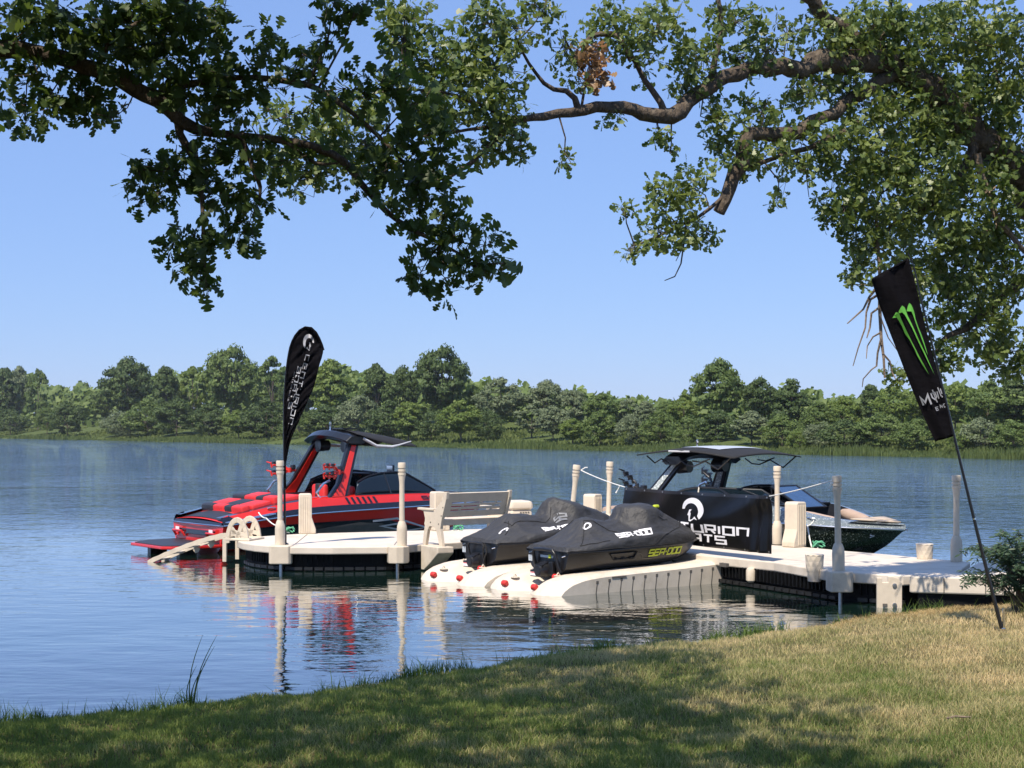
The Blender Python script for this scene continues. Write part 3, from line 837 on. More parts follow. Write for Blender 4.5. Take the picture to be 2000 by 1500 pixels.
m = MB(); a = Vector((pR.x, pR.y, pR.z - .06)); b = ban_pt(1, .99)
m.tube([p - rel for p in rope([a + Vector((-.06, 0, 0)), b], .007, .015)], .0095, 6)
m.tube([p - rel for p in (a + Vector((-.07, -.01, 0)), a + Vector((-.085, -.02, -.05)), a + Vector((-.11, -.02, -.11)))], .008, 6)
m.build('tie_rope', M['rope_white'], bn, smooth=True)

# ------------------------------------------------------------------ teardrop flag
FY = 25.9
froot = Vector((at(557, 1066, FY).x, FY, DZ))
ff = thing('feather_flag', 'tall black teardrop flag with white lettering standing on the dock', 'flag', froot)
poleL = [(556.5, 1066), (556, 980), (555, 918), (554.5, 850), (555, 790), (557.5, 740), (562, 700), (568, 672), (576, 655), (587, 643), (600, 638.5), (611, 643.5), (619, 655), (626, 670), (630.5, 684)]
edgeR = [(630.5, 684), (627, 704), (621, 726), (609, 765), (598, 792), (588, 812), (576, 840), (567, 866), (562, 884), (558, 905)]
def resample(pl, n):
    pl = [Vector(p) for p in pl]; L = [0]
    for i in range(1, len(pl)): L.append(L[-1] + (pl[i] - pl[i - 1]).length)
    fx = sm(L, [p.x for p in pl]); fy = sm(L, [p.y for p in pl])
    return [Vector((fx(L[-1] * i / n), fy(L[-1] * i / n))) for i in range(n + 1)]
lefts = resample(poleL[2:11], 60)                      # from the bottom of the sail to the top
rights = resample(list(reversed(edgeR)) + poleL[:9:-1][0:4], 60)
rights = resample(list(reversed(edgeR)) + [(626, 670), (619, 655), (611, 643.5), (600.5, 638.6)], 60)
def fl_pt(u, v, lift=0.0):
    """v 0..1 bottom to top, u 0..1 across"""
    i = min(59, int(v * 60)); t = v * 60 - i
    a = lefts[i].lerp(lefts[i + 1], t); b = rights[i].lerp(rights[i + 1], t); p = a.lerp(b, u)
    wv = .05 * math.sin(u * 7 + v * 24) * u + .03 * math.sin(v * 60 - u * 16) * u * (1 - u) * 2 + .02 * math.sin(v * 95 - u * 26) * (.3 + u) * .5
    # diagonal tension folds running down from the tip
    q = (p.y - 684) * .8 + (p.x - 630) * .9
    wv += .012 * math.sin(q * .55) * math.exp(-abs(q) / 40)
    return at(p.x, p.y, FY) + Vector((0, wv - lift, 0)) - froot
m = MB(); m.grid(lambda v, u: fl_pt(u, v), 110, 18); sail = m.build('sail', M['flag_cloth'], ff, smooth=True, solid=.002)
pp = [at(x, y, FY) - froot for x, y in resample(poleL, 40)]
m = MB(); m.tube(pp, [.022 - .013 * i / 40 for i in range(41)], 8); m.build('pole', M['black_metal'], ff, smooth=True)
m = MB(); m.tube([p + Vector((.012, -.003, 0)) for p in pp[9:]], .021, 6); m.build('pole_sleeve', M['flag_cloth'], sail, smooth=True)
m = MB(); m.lathe([(.06, 0), (.06, .03), (.025, .05), (.025, .25)], 12); m.build('base', M['black_metal'], ff)
def fl_px(px, py, lift):
    # invert the sail's mapping: scan rows
    best = None
    for k in range(241):
        v = k / 240; i = min(59, int(v * 60)); t = v * 60 - i
        a = lefts[i].lerp(lefts[i + 1], t); b = rights[i].lerp(rights[i + 1], t)
        d = b - a; L2 = d.length_squared
        u = max(0, min(1, (Vector((px, py)) - a).dot(d) / L2)) if L2 > 1e-6 else 0
        e = (a.lerp(b, u) - Vector((px, py))).length
        if best is None or e < best[0]: best = (e, u, v)
    p0 = fl_pt(best[1], best[2], lift) + froot
    q = at(px, py, p0.y); return q - froot
m = MB(); emblem(m, lambda x, y, k: fl_px(602.5 - x * 10.5 + y * 1.0, 668.5 - y * 16 + x * -1.5, .014)); m.build('emblem', M['grey_print'], sail, fix=False)
for txt, a, b, cap, mt in (('CENTURION', (597.5, 693), (563.5, 827), 7.0, 'grey_print'), ('BOATS', (582, 716), (562.5, 797), 6.4, 'grey_print')):
    a, b = Vector(a), Vector(b); d = (b - a).normalized(); up = Vector((-d.y, d.x)) * -1
    if up.x < 0: up = -up
    def fn(u, v, k):
        p = a.lerp(b, u) + up * (v * cap); return fl_px(p.x, p.y, .014 + .001 * k)
    m = MB(); put_text(m, txt, fn, stroke=.19, gap=.46, sub=1); m.build('lettering', M[mt], sail, fix=False)
m = MB(); a, b = Vector((574.5, 726)), Vector((561, 783)); d = (b - a).normalized(); up = Vector((.97, .23))
k = 0.0; rnd = random.Random(4)
while k < 1:
    wdt = rnd.choice((.018, .022, .028))
    p, q = a.lerp(b, k), a.lerp(b, min(1, k + wdt)); hgt = 3.0 * rnd.uniform(.75, 1)
    m.add([fl_px(*(p), .014), fl_px(*(q), .014), fl_px(*(q + up * hgt), .014), fl_px(*(p + up * hgt), .014)], [(0, 1, 2, 3)])
    k += wdt + (.012 if rnd.random() < .8 else .04)
m.build('small_print', mat('dim_print', (.16, .16, .18), .6), sail, fix=False)

# ------------------------------------------------------------------ leaning rectangular flag on the bank
LY = 15.6
gz = float(ground_h(at(1958, 1232, LY).x, LY))
lroot = Vector((at(1958, 1232, LY).x, LY, gz))
lf = thing('leaning_flag', 'black leaning banner flag with green claw marks planted in the grass', 'flag', lroot)
pole_px = [(1958.5, 1236), (1940, 1164), (1915, 1065), (1890, 962), (1866, 862), (1843, 765), (1820, 670), (1797, 577), (1778, 503), (1773, 494)]
pw = [at(x, y, LY) - lroot for x, y in resample(pole_px, 30)]
m = MB(); m.tube(pw, [.021 - .014 * i / 30 for i in range(31)], 8); pl_ = m.build('pole', M['black_metal'], lf, smooth=True)
m = MB(); j = pw[9]; m.tube([j - (pw[10] - pw[9]) * .06, j + (pw[10] - pw[9]) * .06], .0215, 8); m.build('ferrule', M['chrome'], pl_)
m = MB(); m.tube([Vector((.012, 0, .25)), Vector((.016, 0, .0)), Vector((.02, 0, -.25))], [.013, .016, .006], 8)
m.lathe([(.03, .005), (.032, .02), (.032, .045), (.02, .055)], 10, (.004, 0, 0)); m.build('ground_spike', M['chrome'], lf, smooth=True)
TL, TR, BR, BL = Vector((1703, 546)), Vector((1774, 506)), Vector((1863, 852)), Vector((1827, 863))
def lf_px2(u, v):
    a = BL.lerp(TL, v) + Vector((-6 * math.sin(math.pi * v) * .6, 0)); b = BR.lerp(TR, v)
    return a.lerp(b, u)
def lf_pt(u, v, lift=0):
    p = lf_px2(u, v)
    wv = .05 * math.sin(u * 5 + v * 3) * (1 - u) + .018 * math.sin(v * 9 + u * 9) + .012 * math.sin(u * 22 + v * 2) * v
    q = at(p.x, p.y, LY) + Vector((0, wv - lift, 0)) - lroot
    return q
def lf_px(px, py, lift):
    p = Vector((px, py)); best = None
    for k in range(161):
        v = k / 160; a, b = lf_px2(0, v), lf_px2(1, v); d = b - a
        u = max(0, min(1, (p - a).dot(d) / d.length_squared)); e = (a.lerp(b, u) - p).length
        if best is None or e < best[0]: best = (e, u, v)
    q0 = lf_pt(best[1], best[2], lift) + lroot
    return at(px, py, q0.y) - lroot
m = MB(); m.grid(lambda u, v: lf_pt(u, v), 16, 60); lsail = m.build('sail', M['flag_cloth'], lf, smooth=True, solid=.002)
m = MB(); m.tube([at(1703, 546.5, LY) - lroot + Vector((0, -.01, 0)), at(1774, 506, LY) - lroot + Vector((0, -.01, 0))], .014, 6); m.build('top_batten', M['flag_cloth'], lf)
def zc(x, y): return (1730 + x * 130 / 1219, 580 + y * 160 / 1500)
claws = [[(120, 385), (150, 345), (185, 280), (230, 290), (255, 330), (285, 410), (330, 510), (385, 630), (480, 820), (560, 980), (600, 1060), (700, 1240), (795, 1425), (690, 1270), (570, 1060), (535, 970), (440, 790), (350, 670), (300, 540), (250, 450), (200, 375)],
         [(235, 270), (265, 210), (300, 155), (345, 190), (370, 250), (400, 340), (460, 460), (520, 590), (600, 770), (680, 940), (720, 1020), (800, 1210), (890, 1420), (780, 1200), (690, 1010), (650, 930), (560, 740), (480, 560), (400, 420), (350, 330), (300, 280), (245, 300)],
         [(380, 260), (410, 150), (430, 110), (460, 130), (490, 190), (520, 270), (545, 400), (600, 560), (650, 680), (690, 790), (725, 900), (770, 1060), (745, 1010), (700, 880), (640, 720), (590, 590), (540, 450), (500, 330), (470, 265)]]
m = MB()
for cl in claws:
    m.add([lf_px(*zc(x, y), .030) for x, y in cl], [tuple(range(len(cl)))])
m.build('claw_mark', M['green_print'], lsail, fix=False)
def zm(x, y): return (1780 + x * 90 / 964, 730 + y * 140 / 1500)
m = MB()
def strokes(m, pls, th):
    for pl in pls:
        for q in ribbon(pl, th): m.add([lf_px(*zm(p.x, p.y), .030) for p in q], [(0, 1, 2, 3)])
strokes(m, [[(255, 660), (190, 500), (290, 600), (340, 440), (420, 640)]], 38)
strokes(m, [[(410, 415), (490, 390), (530, 480), (500, 540), (440, 500), (410, 415)]], 28)
strokes(m, [[(440, 335), (500, 500), (545, 600)], [(575, 520), (535, 370)], [(550, 285), (625, 470)], [(640, 420), (605, 310)], [(640, 460), (650, 495)]], 22)
strokes(m, [[(560, 690), (500, 705), (530, 770), (575, 755)], [(515, 735), (560, 725)], [(610, 720), (600, 655), (650, 705), (640, 650)], [(700, 625), (670, 635), (690, 700), (715, 690)]], 14)
m.build('lettering', M['grey_print'], lsail, fix=False)

# ------------------------------------------------------------------ covered watercraft
def make_ski(mirror_hole, seat_long, letters):
    """local frame: x forward from the transom, y to port, z above the lake"""
    t = thing('jet_ski', None, 'jet ski')
    L_ = 2.95
    w = sm([0, .3, 1.2, 2.0, 2.4, 2.7, 2.88, 2.95], [.50, .58, .60, .58, .48, .31, .15, .03])
    if seat_long: xs_, zs_ = [0, .2, .36, .5, .62, .95, 1.12, 1.25, 1.33, 1.45, 1.62, 1.85, 2.0, 2.3, 2.6, 2.85, 2.95], [.62, .70, .80, .93, .97, .94, .90, .95, 1.13, 1.20, 1.14, 1.10, 1.05, .96, .83, .70, .62]
    else: xs_, zs_ = [0, .2, .42, .6, .75, .95, 1.2, 1.36, 1.42, 1.58, 1.86, 2.0, 2.12, 2.3, 2.6, 2.85, 2.95], [.62, .68, .82, .97, 1.01, .94, .91, .95, 1.12, 1.16, 1.15, 1.09, 1.03, .95, .82, .70, .62]
    zt = lambda s: float(np.interp(s, xs_, zs_))
    wt_ = ([0, .3, .6, .9, 1.25, 1.38, 1.46, 1.62, 1.86, 2.1, 2.5, 2.8, 2.95], [.38, .30, .19, .19, .19, .12, .20, .37, .36, .27, .20, .10, .02]); wt = lambda s: float(np.interp(s, *wt_))
    zsh = sm([0, .5, 1.4, 2.2, 2.7, 2.95], [.60, .67, .74, .74, .66, .59])
    def cov(s, v):
        """v -1 (starboard hem) .. 1 (port hem)"""
        a = abs(v); W, T = w(s), min(wt(s), w(s) * .85); z1, zz = zt(s), zsh(s)
        zz = min(zz, z1 - .015)
        ys = [0, T * .55, T, T + (W * .86 - T) * .45, W * .88, W * 1.0, W * 1.02, W * .985]
        zs = [z1, z1 - .008, z1 - .06 * min(1, (z1 - zz) * 4), zz + (z1 - zz) * .33, zz, zz - .045, .565, .53]
        ks = [0, .16, .30, .50, .68, .80, .92, 1.0]
        y = float(np.interp(a, ks, ys)); z = float(np.interp(a, ks, zs))
        p = Vector((s, math.copysign(y, v) if v else 0, z))
        nz_ = mnoise.noise(Vector((s * 2.2, v * 3.0, 3.1 if seat_long else 8.2))) * .022 + mnoise.noise(Vector((s * 6 + v * 5, v * 3, 1.7))) * .016 + (.5 - abs(mnoise.noise(Vector((s * 4 - v * 6, v * 2, 5.1))))) * .018
        k = max(0, 1 - max(0, a - .8) * 4)
        p.z += nz_ * k; p.y += nz_ * .5 * (1 if v > 0 else -1) * k
        return p
    smax = L_
    m = MB(); ns, nv = 64, 44
    m.grid(lambda u, v: cov(u * smax, v * 2 - 1), ns, nv)
    # rear flap of the cover down over the transom
    rear = [cov(0, j / nv * 2 - 1) for j in range(nv + 1)]
    b = len(m.v); m.v += [tuple(p) for p in rear] + [(-.03, p.y * .97, min(p.z, .56)) for p in rear]
    for j in range(nv): m.f.append((b + j, b + j + 1, b + nv + 2 + j, b + nv + 1 + j)); m.mi.append(0)
    cvr = m.build('cover', M['cover'], t, smooth=True, angle=60)
    # seams in the cover
    m = MB()
    def line(pts, r=.006): m.tube([cov(s, v) + Vector((0, 0, .004)) for s, v in pts], r, 5)
    def seg(a, b, n=10): return [(a[0] + (b[0] - a[0]) * i / n, a[1] + (b[1] - a[1]) * i / n) for i in range(n + 1)]
    if not seat_long:
        line(seg((.60, -.18), (.22, -.68))); line(seg((.60, -.18), (1.02, -.55))); line(seg((.22, -.68), (.75, -.70))); line(seg((.60, .18), (.22, .5)))
        line(seg((1.50, -.95), (2.35, -.55))); line(seg((2.35, -.55), (2.6, -.1)))
    else:
        line(seg((.42, -.35), (1.1, -.42))); line(seg((1.1, -.42), (1.32, -.30))); line(seg((.42, -.1), (.42, -.35))); line(seg((.2, -.5), (.45, -.2)))
    line(seg((0.02, -.93), (2.6, -.93), 24), .009)
    m.build('seam', M['canvas'], cvr, smooth=True)
    def flat(fn, name, mt): 
        mm = MB(); fn(mm); mm.build(name, mt, cvr, fix=False)
    def side(s0, s1, v0, v1, lift=.008):
        def fn(u, v, k):
            s = s0 + (s1 - s0) * u; vv = v0 + (v1 - v0) * v - .035 * u
            e = .01; p = cov(s, vv); n = (cov(s + e, vv) - cov(s - e, vv)).cross(cov(s, vv + e) - cov(s, vv - e)).normalized()
            if n.y > 0 and vv < 0: n = -n
            if n.z < 0 and abs(vv) < .6: n = -n
            return p + n * (lift + .001 * k)
        return fn
    flat(lambda mm: put_text(mm, 'SEA-DOO', side(*letters[0]), stroke=.34, gap=.30, slant=.25, sub=1), 'lettering', M['white_print'])
    if seat_long: flat(lambda mm: put_text(mm, 'S2', side(*letters[1]), stroke=.30, gap=.3, slant=.35, sub=1), 'lettering', M['dim_grey'])
    def badge(mm):
        f = side(.50, .66, -.36, -.24) if not seat_long else side(.16, .36, -.34, -.20)
        for i in range(14):
            if seat_long and 7 <= i <= 10: continue
            a0, a1 = 2 * math.pi * i / 14, 2 * math.pi * (i + 1) / 14
            mm.add([f(.5 + .5 * math.cos(a0), .5 + .5 * math.sin(a0), 0), f(.5 + .5 * math.cos(a1), .5 + .5 * math.sin(a1), 0), f(.5 + .28 * math.cos(a1), .5 + .28 * math.sin(a1), 0), f(.5 + .28 * math.cos(a0), .5 + .28 * math.sin(a0), 0)], [(0, 1, 2, 3)])
    flat(badge, 'badge', M['white_print'])
    # handlebar opening
    if mirror_hole:
        m = MB(); f = side(1.86, 2.16, -.44, -.20, .006)
        m.add([f(x, y, 0) for x, y in ((0, .1), (.35, 0), (.8, .25), (1, .75), (.55, 1), (.1, .8))], [(0, 1, 2, 3, 4, 5)]); m.build('opening', M['ski_black'], cvr, fix=False)
        m = MB(); p = cov(1.92, -.22) + Vector((.0, -.02, .02)); m.rbox(p, (.10, .07, .045), .02); m.build('mirror', M['yellow_print'], t, smooth=True)
    # hull
    def hull(s, v):
        """v 0 keel .. 1 gunwale"""
        W = w(s); up = max(0, (s - 1.9) / (L_ - 1.9))
        ks = [0, .35, .55, .62, 1.0]
        ys = [0, .55 * W, .80 * W, .86 * W, .99 * W]
        z0 = .17 + .28 * up ** 2; zs = [z0, z0 + .07, z0 + .12, max(z0 + .16, .36), .555]
        return float(np.interp(v, ks, ys)), float(np.interp(v, ks, zs))
    def hp_(s, v, sg): y, z = hull(s, v); return Vector((s, sg * y, z))
    m = MB()
    for sg in (-1, 1): m.grid(lambda u, v: hp_(u * L_, v, sg), 48, 14)
    # transom
    col = [hp_(0, j / 10, 1) for j in range(11)] + [hp_(0, j / 10, -1) for j in range(10, 0, -1)]
    m.add(col, [tuple(range(len(col)))])
    hu = m.build('hull', M['ski_black'], t, smooth=True, angle=30)
    m = MB(); 
    for sg in (-1, 1): m.tube([hp_(s, .97, sg) + Vector((0, .01 * sg, 0)) for s in np.linspace(0, L_ - .02, 40)], .022, 8)
    m.build('bumper_rail', M['ski_black'], hu, smooth=True)
    # side recess with foot cleats
    m = MB()
    for (a, b, z0, z1) in ((.72, 1.25, .70, .86),):
        m.tube([hp_(s, .86, -1) + Vector((0, -.012, 0)) for s in np.linspace(a, b, 10)] + [hp_(s, .68, -1) + Vector((0, -.012, 0)) for s in np.linspace(b - .04, a + .1, 8)] + [hp_(a, .86, -1) + Vector((0, -.012, 0))], .012, 6)
    for k in range(3): m.box(hp_(.85 + k * .16, .70, -1) + Vector((0, -.012, 0)), (.07, .03, .02))
    m.build('side_step', M['ski_black'], hu, smooth=True)
    def hside(s0, s1, v0, v1):
        def fn(u, v, k): return hp_(s0 + (s1 - s0) * u, v0 + (v1 - v0) * v, -1) + Vector((0, -.012 - .001 * k, 0))
        return fn
    if not seat_long:
        m = MB(); put_text(m, 'SEA-DOO', hside(1.50, 2.20, .70, .88), stroke=.26, gap=.22, slant=.18, sub=2); m.build('lettering', M['yellow_print'], hu, fix=False)
        m = MB(); m.tube([hp_(s, v, -1) + Vector((0, -.012, 0)) for s, v in ((1.22, .86), (1.34, .80), (1.40, .66), (1.5, .63), (2.2, .63))], .005, 5); m.build('trim_line', M['grey_hull'], hu)
    # jet pump, step hoop, stern stickers
    m = MB(); m.tube([(.05, 0, .27), (-.10, 0, .27), (-.20, 0, .26)], [.13, .12, .085], 16); m.tube([(-.20, 0, .26), (-.205, 0, .26)], [.06, .06], 12)
    for k in range(5): m.box((-.05 - .03 * k, .0, .37 - .01 * k), (.02, .16, .05))
    jp = m.build('jet_pump', M['ski_black'], t, smooth=True, angle=30)
    m = MB(); m.box((-.13, .13, .22), (.10, .16, .10)); m.build('pump_bracket', M['ski_black'], jp, bevel=.01)
    m = MB(); m.box((-.06, -.16, .30), (.05, .1, .2)); m.build('pump_bracket', M['ski_black'], jp, bevel=.01)
    m = MB(); m.box((-.184, .13, .215), (.004, .13, .055)); m.build('sticker', M['white_print'], jp)
    m = MB(); m.box((-.186, .13, .235), (.003, .12, .012)); m.build('sticker_band', M['red_rubber'], jp)
    m = MB(); m.box((-.012, .41, .42), (.006, .09, .09)); m.build('sticker', mat('label_print', (.45, .5, .55), .5, var=.5, vscale=60), hu)
    m = MB(); hoop = [(-.02, .26, .30), (-.07, .26, .50), (-.08, .22, .57), (-.08, .0, .58), (-.08, -.22, .57), (-.07, -.27, .50), (-.05, -.30, .34), (-.02, -.32, .25)]
    if not seat_long:
        m.tube(hoop, .027, 10); m.build('boarding_step', M['ski_black'], t, smooth=True)
        m = MB(); m.box((-.03, -.02, .47), (.02, .30, .035)); m.build('coil_spring', M['steel'], t)
        m = MB(); m.box((-.045, -.10, .475), (.012, .05, .05)); m.build('sticker', M['yellow_print'], t)
    else:
        m.tube([(p[0], p[1] * .8, p[2] - .02) for p in hoop[:6]], .014, 8); m.build('boarding_step', M['ski_black'], t, smooth=True)
        m = MB(); m.tube([(-.05, -.2, .55), (-.09, -.22, .48), (-.08, -.2, .36), (-.1, -.24, .30), (-.06, -.27, .42), (-.05, -.22, .54)], .014, 6); m.build('cover_strap', M['canvas'], t, smooth=True)
    m = MB(); m.tube([(-.02, -.36, .50), (-.05, -.40, .485), (-.02, -.44, .50)], .008, 6); m.tube([(-.02, .40, .52), (-.05, .38, .50), (-.02, .36, .52)], .008, 6)
    m.build('tow_eye', M['chrome'], t, smooth=True)
    return t
ANG = math.atan2(.6, .8)
s1_ = make_ski(True, False, [(.92, 1.56, -.70, -.60)]); s1_.location = (.54, 22.80, .03); s1_.rotation_euler = (0, R(-1.2), ANG)
tag(s1_, 'covered black jet ski nearest the viewer with yellow hull lettering', 'jet ski', 'covered jet skis on floats')
s2_ = make_ski(False, True, [(.86, 1.40, -.72, -.62), (1.24, 1.44, -.53, -.43)]); s2_.location = (-.50, 24.15, .05); s2_.rotation_euler = (0, R(-1.2), ANG)
tag(s2_, 'covered black jet ski on the far float, beside the bench', 'jet ski', 'covered jet skis on floats')
# ------------------------------------------------------------------ wake boats
def make_boat(name, label, L_, c, kind):
    """local frame: x forward from the transom, y to port, z above the lake"""
    t = thing(name, label, 'boat')
    hb = sm([0, .12, .35, .55, .72, .84, .93, .98, 1.0], [1.08, 1.14, 1.2, 1.19, 1.05, .80, .46, .18, .03])
    zr = sm([0, .19, .45, .66, 1.0], [.52, .665, .74, .77, c['bowz']])
    zg = sm([0, .07, .16, .27, .5, .7, .85, 1.0], [.67, .76, .88, .97, 1.01, 1.0, c['bowz'] + .13, c['bowz'] + .05])
    bz = c['bowz']; chz = sm([0, .5, .75, .88, 1.0], [.05, .10, .24, .42, bz - .03]); kez = sm([0, .55, .74, .84, .92, .97, 1.0], [-.3, -.3, -.2, .02, .28, bz - .22, bz - .05])
    def hull(s, v, sg):
        """v 0 keel, .35 chine, 1 rub rail"""
        q = s / L_; B = hb(q)
        y = np.interp(v, [0, .35, .7, 1], [0, .86 * B, .955 * B, B]); z0, z1, z2 = kez(q), chz(q), zr(q)
        z1 = min(max(z1, z0 + .02), z2 - .03); z = np.interp(v, [0, .35, 1], [z0, z1, z2])
        return Vector((s - (1 - v) * .10 * max(0, (q - .55) / .45) ** 2.2, sg * float(y), float(z)))
    def top(s, v, sg):
        """rub rail to gunwale"""
        q = s / L_; B = hb(q)
        return Vector((s, sg * max(.0, B - .07 * v - .05 * v * v), zr(q) + (zg(q) - zr(q)) * v))
    NS = 44
    S = [L_ * i / NS for i in range(NS + 1)]
    m = MB()
    for sg in (-1, 1): m.grid(lambda u, v: hull(u * L_, v, sg), NS, 14)
    ring = [hull(0, j / 12, 1) for j in range(13)] + [hull(0, j / 12, -1) for j in range(12, 0, -1)]
    m.add(ring, [tuple(range(len(ring)))])
    hu = m.build('hull', c['hull'], t, smooth=True, angle=35)
    m = MB()
    for sg in (-1, 1): m.tube([hull(s, 1, sg) + Vector((0, .012 * sg, 0)) for s in S], .017, 8)
    m.tube([hull(0, 1, -1), Vector((-.03, -.6, .52)), Vector((-.04, 0, .52)), Vector((-.03, .6, .52)), hull(0, 1, 1)], .016, 8)
    m.build('rub_rail', M['chrome'], t, smooth=True)
    # black shoulder band and coloured gunwale above it
    split = sm([0, .22, .30, 1.0], [c['split0'], c['split0'], c['split'], c['split']])
    m = MB()
    for sg in (-1, 1): m.grid(lambda u, v: top(u * L_, v * split(u * L_), sg), NS, 4)
    m.build('shoulder_band', c['band'], t, smooth=True)
    cp0, cp1 = .27, .74          # cockpit extent, fractions of the length
    def inner(s): return max(.0, hb(s / L_) - .12 - (.20 if s < L_ * .88 else .2 * max(0, (L_ - s) / (.12 * L_))))
    m = MB(); cb = MB()
    for sg in (-1, 1):
        m.grid(lambda u, v: top(u * L_, split(u * L_) + (1 - split(u * L_)) * v, sg), NS, 3)
        def cap(u, v):
            s = u * L_; a = top(s, 1, sg); yi = inner(s)
            return Vector((s, sg * (abs(a.y) + (yi - abs(a.y)) * v), a.z + .035 * math.sin(min(1, v * 1.2) * 1.6) * (1 if s > 1.6 else s / 1.6)))
        sb_ = 1.85 / L_; m.grid(lambda u, v: cap(sb_ + (1 - sb_) * u, v), NS, 4)
        cb.grid(lambda u, v: cap(sb_ * u, v), 10, 4)
    m.build('gunwale', c['gun'], t, smooth=True, angle=50); cb.build('stern_coaming', c['band'], t, smooth=True, angle=50)
    # inside of the cockpit
    m = MB()
    i0, i1 = cp0 * L_, .9 * L_
    for sg in (-1, 1):
        m.grid(lambda u, v: Vector((i0 + u * (i1 - i0), sg * inner(i0 + u * (i1 - i0)), (zg((i0 + u * (i1 - i0)) / L_) + .03) * (1 - v) + .33 * v)), 24, 3)
    m.grid(lambda u, v: Vector((i0 + u * (i1 - i0), (v * 2 - 1) * inner(i0 + u * (i1 - i0)), .33)), 24, 2)
    m.build('cockpit', M['black_seat'], t, smooth=True, angle=50)
    # stern deck and sun pads
    deckz = sm([0, .5, 1.2, 1.92], [.575, .70, .85, .97])
    e0 = cp0 * L_
    m = MB(); m.grid(lambda u, v: Vector((u * e0, (v * 2 - 1) * (hb(u * e0 / L_) - .10), deckz(u * e0) - .03 + .05 * (1 - (v * 2 - 1) ** 2))), 12, 12)
    lip = [Vector((0, y, zr(0))) for y in np.linspace(-1.08, 1.08, 9)]
    m.grid(lambda u, v: Vector((-.0 - .02 * v, (u * 2 - 1) * 1.02, zr(0) + (deckz(0) - zr(0) - .0) * (1 - v) + .02 * (1 - (u * 2 - 1) ** 2))), 8, 2)
    m.add([Vector((e0, y, z)) for y, z in ((-1.05, .33), (1.05, .33), (1.05, .98), (-1.05, .98))], [(0, 1, 2, 3)])
    m.build('stern_deck', c['band'], t, smooth=True, angle=50)
    m = MB(); m.grid(lambda u, v: Vector((.015 + u * .52, (v * 2 - 1) * (1.0 - .06 * u), deckz(.015 + u * .52) + .002 + .05 * (1 - (v * 2 - 1) ** 2))), 6, 10); m.build('stern_trim', c['cush'][0], t, smooth=True)
    m = MB(); m.grid(lambda u, v: Vector((.06 + u * .40, (v * 2 - 1) * (.88 - .1 * u), deckz(.06 + u * .40) + .018 + .05 * (1 - (v * 2 - 1) ** 2))), 6, 10); m.build('stern_pad', M['black_seat'], t, smooth=True)
    cols = c['cush']
    for r_, (x0, x1, dz) in enumerate(((.50, .70, .09), (.72, 1.18, .06), (1.20, 1.42, .11), (1.44, 1.85, .05))):
        ws = [(-.88, -.42), (-.40, -.13), (-.11, .35), (.37, .86)] if r_ % 2 == 0 else [(-.88, -.30), (-.28, .28), (.30, .86)]
        for k, (y0, y1) in enumerate(ws):
            xm, ym = (x0 + x1) / 2, (y0 + y1) / 2
            m = MB(); m.rbox((0, 0, 0), (x1 - x0, y1 - y0, .13 + dz), .05)
            o = m.build('cushion', cols[(r_ * 2 + k) % 2], t, smooth=True)
            o.location = (xm, ym, deckz(xm) + dz * .5 + .01); o.rotation_euler = (0, -math.atan2(deckz(x1) - deckz(x0), x1 - x0), 0)
    # transom furniture and swim platform
    m = MB(); zp = .17
    poly = [(-1.15, .56), (-1.15, -.80), (-1.0, -.95), (-.7, -1.06), (.02, -1.06), (.02, 1.06), (-.55, 1.04), (-.9, .86)]
    m.prism(poly, zp - .055, zp); sp = m.build('swim_platform', c['plat'], t, bevel=.012)
    m = MB(); m.prism([(x * .93 - .02, y * .90) for x, y in poly], zp + .001, zp + .012); m.build('platform_pad', M['black_seat'], sp)
    m = MB(); m.box((-.02, 0, .36), (.05, 1.5, .10)); m.build('stern_vent', M['black_paint'], hu, bevel=.01)
    for y in (-.72, .72):
        m = MB(); m.tube([(-.02, y - .2, .26), (-.09, y - .18, .36), (-.09, y + .18, .36), (-.02, y + .2, .26)], .025, 8); m.build('stern_handle', c['plat'], hu, smooth=True)
        m = MB(); m.box((-.075, y + .02, .40), (.01, .15, .07)); m.build('registration_sticker', M['white_print'], hu)
        m = MB(); m.box((-.55, y * .9, .05), (.35, .14, .13)); m.build('platform_bracket', M['black_metal'], sp)
    # tower
    tb, tt = c['tower_x'], c['tower_x'] + .55
    zt0, zt1 = .97, c['tower_z']
    legs = []
    for sg in (-1, 1):
        def sect(k, thick, grow):
            x0 = tb + (tt - tb) * k; z = zt0 + (zt1 - zt0) * k; y = sg * (1.02 - .34 * k)
            wa = (.17 - .04 * k) + .14 * max(0, 1 - k * 4) + grow; wf = .15 - .03 * k + grow
            return [Vector((x0 - wa, y - thick, z)), Vector((x0 + wf, y - thick, z)), Vector((x0 + wf, y + thick, z)), Vector((x0 - wa, y + thick, z))]
        m = MB(); m.loft([sect(k, .05, 0) for k in (-.06, 0, .1, .25, .5, .75, 1.0)], True, True)
        lg = m.build('tower_leg', M['black_metal'], t, bevel=.012)
        for side in (-1, 1):
            m = MB(); ks = [.04, .12, .3, .6, .93]
            a = []; b_ = []
            for k in ks:
                q = sect(k, .056, -.075); y = q[0].y if side < 0 else q[2].y
                a.append(Vector((q[0].x, y, q[0].z))); b_.append(Vector((q[1].x, y, q[1].z)))
            for i in range(len(ks) - 1): m.slab([a[i], b_[i], b_[i + 1], a[i + 1]], (0, .012 * side, 0))
            m.build('leg_panel', c['tower'], lg)
        q = sect(.0, .05, 0)
        # brace strut behind the leg and boarding rail
        m = MB(); m.tube([(tb - .42, sg * 1.0, .98), (tb - .52, sg * 1.0, 1.10), (tb - .36, sg * 1.0, 1.28), (tb - .20, sg * .98, 1.34)], .025, 8); m.build('boarding_rail', M['chrome'], t, smooth=True)
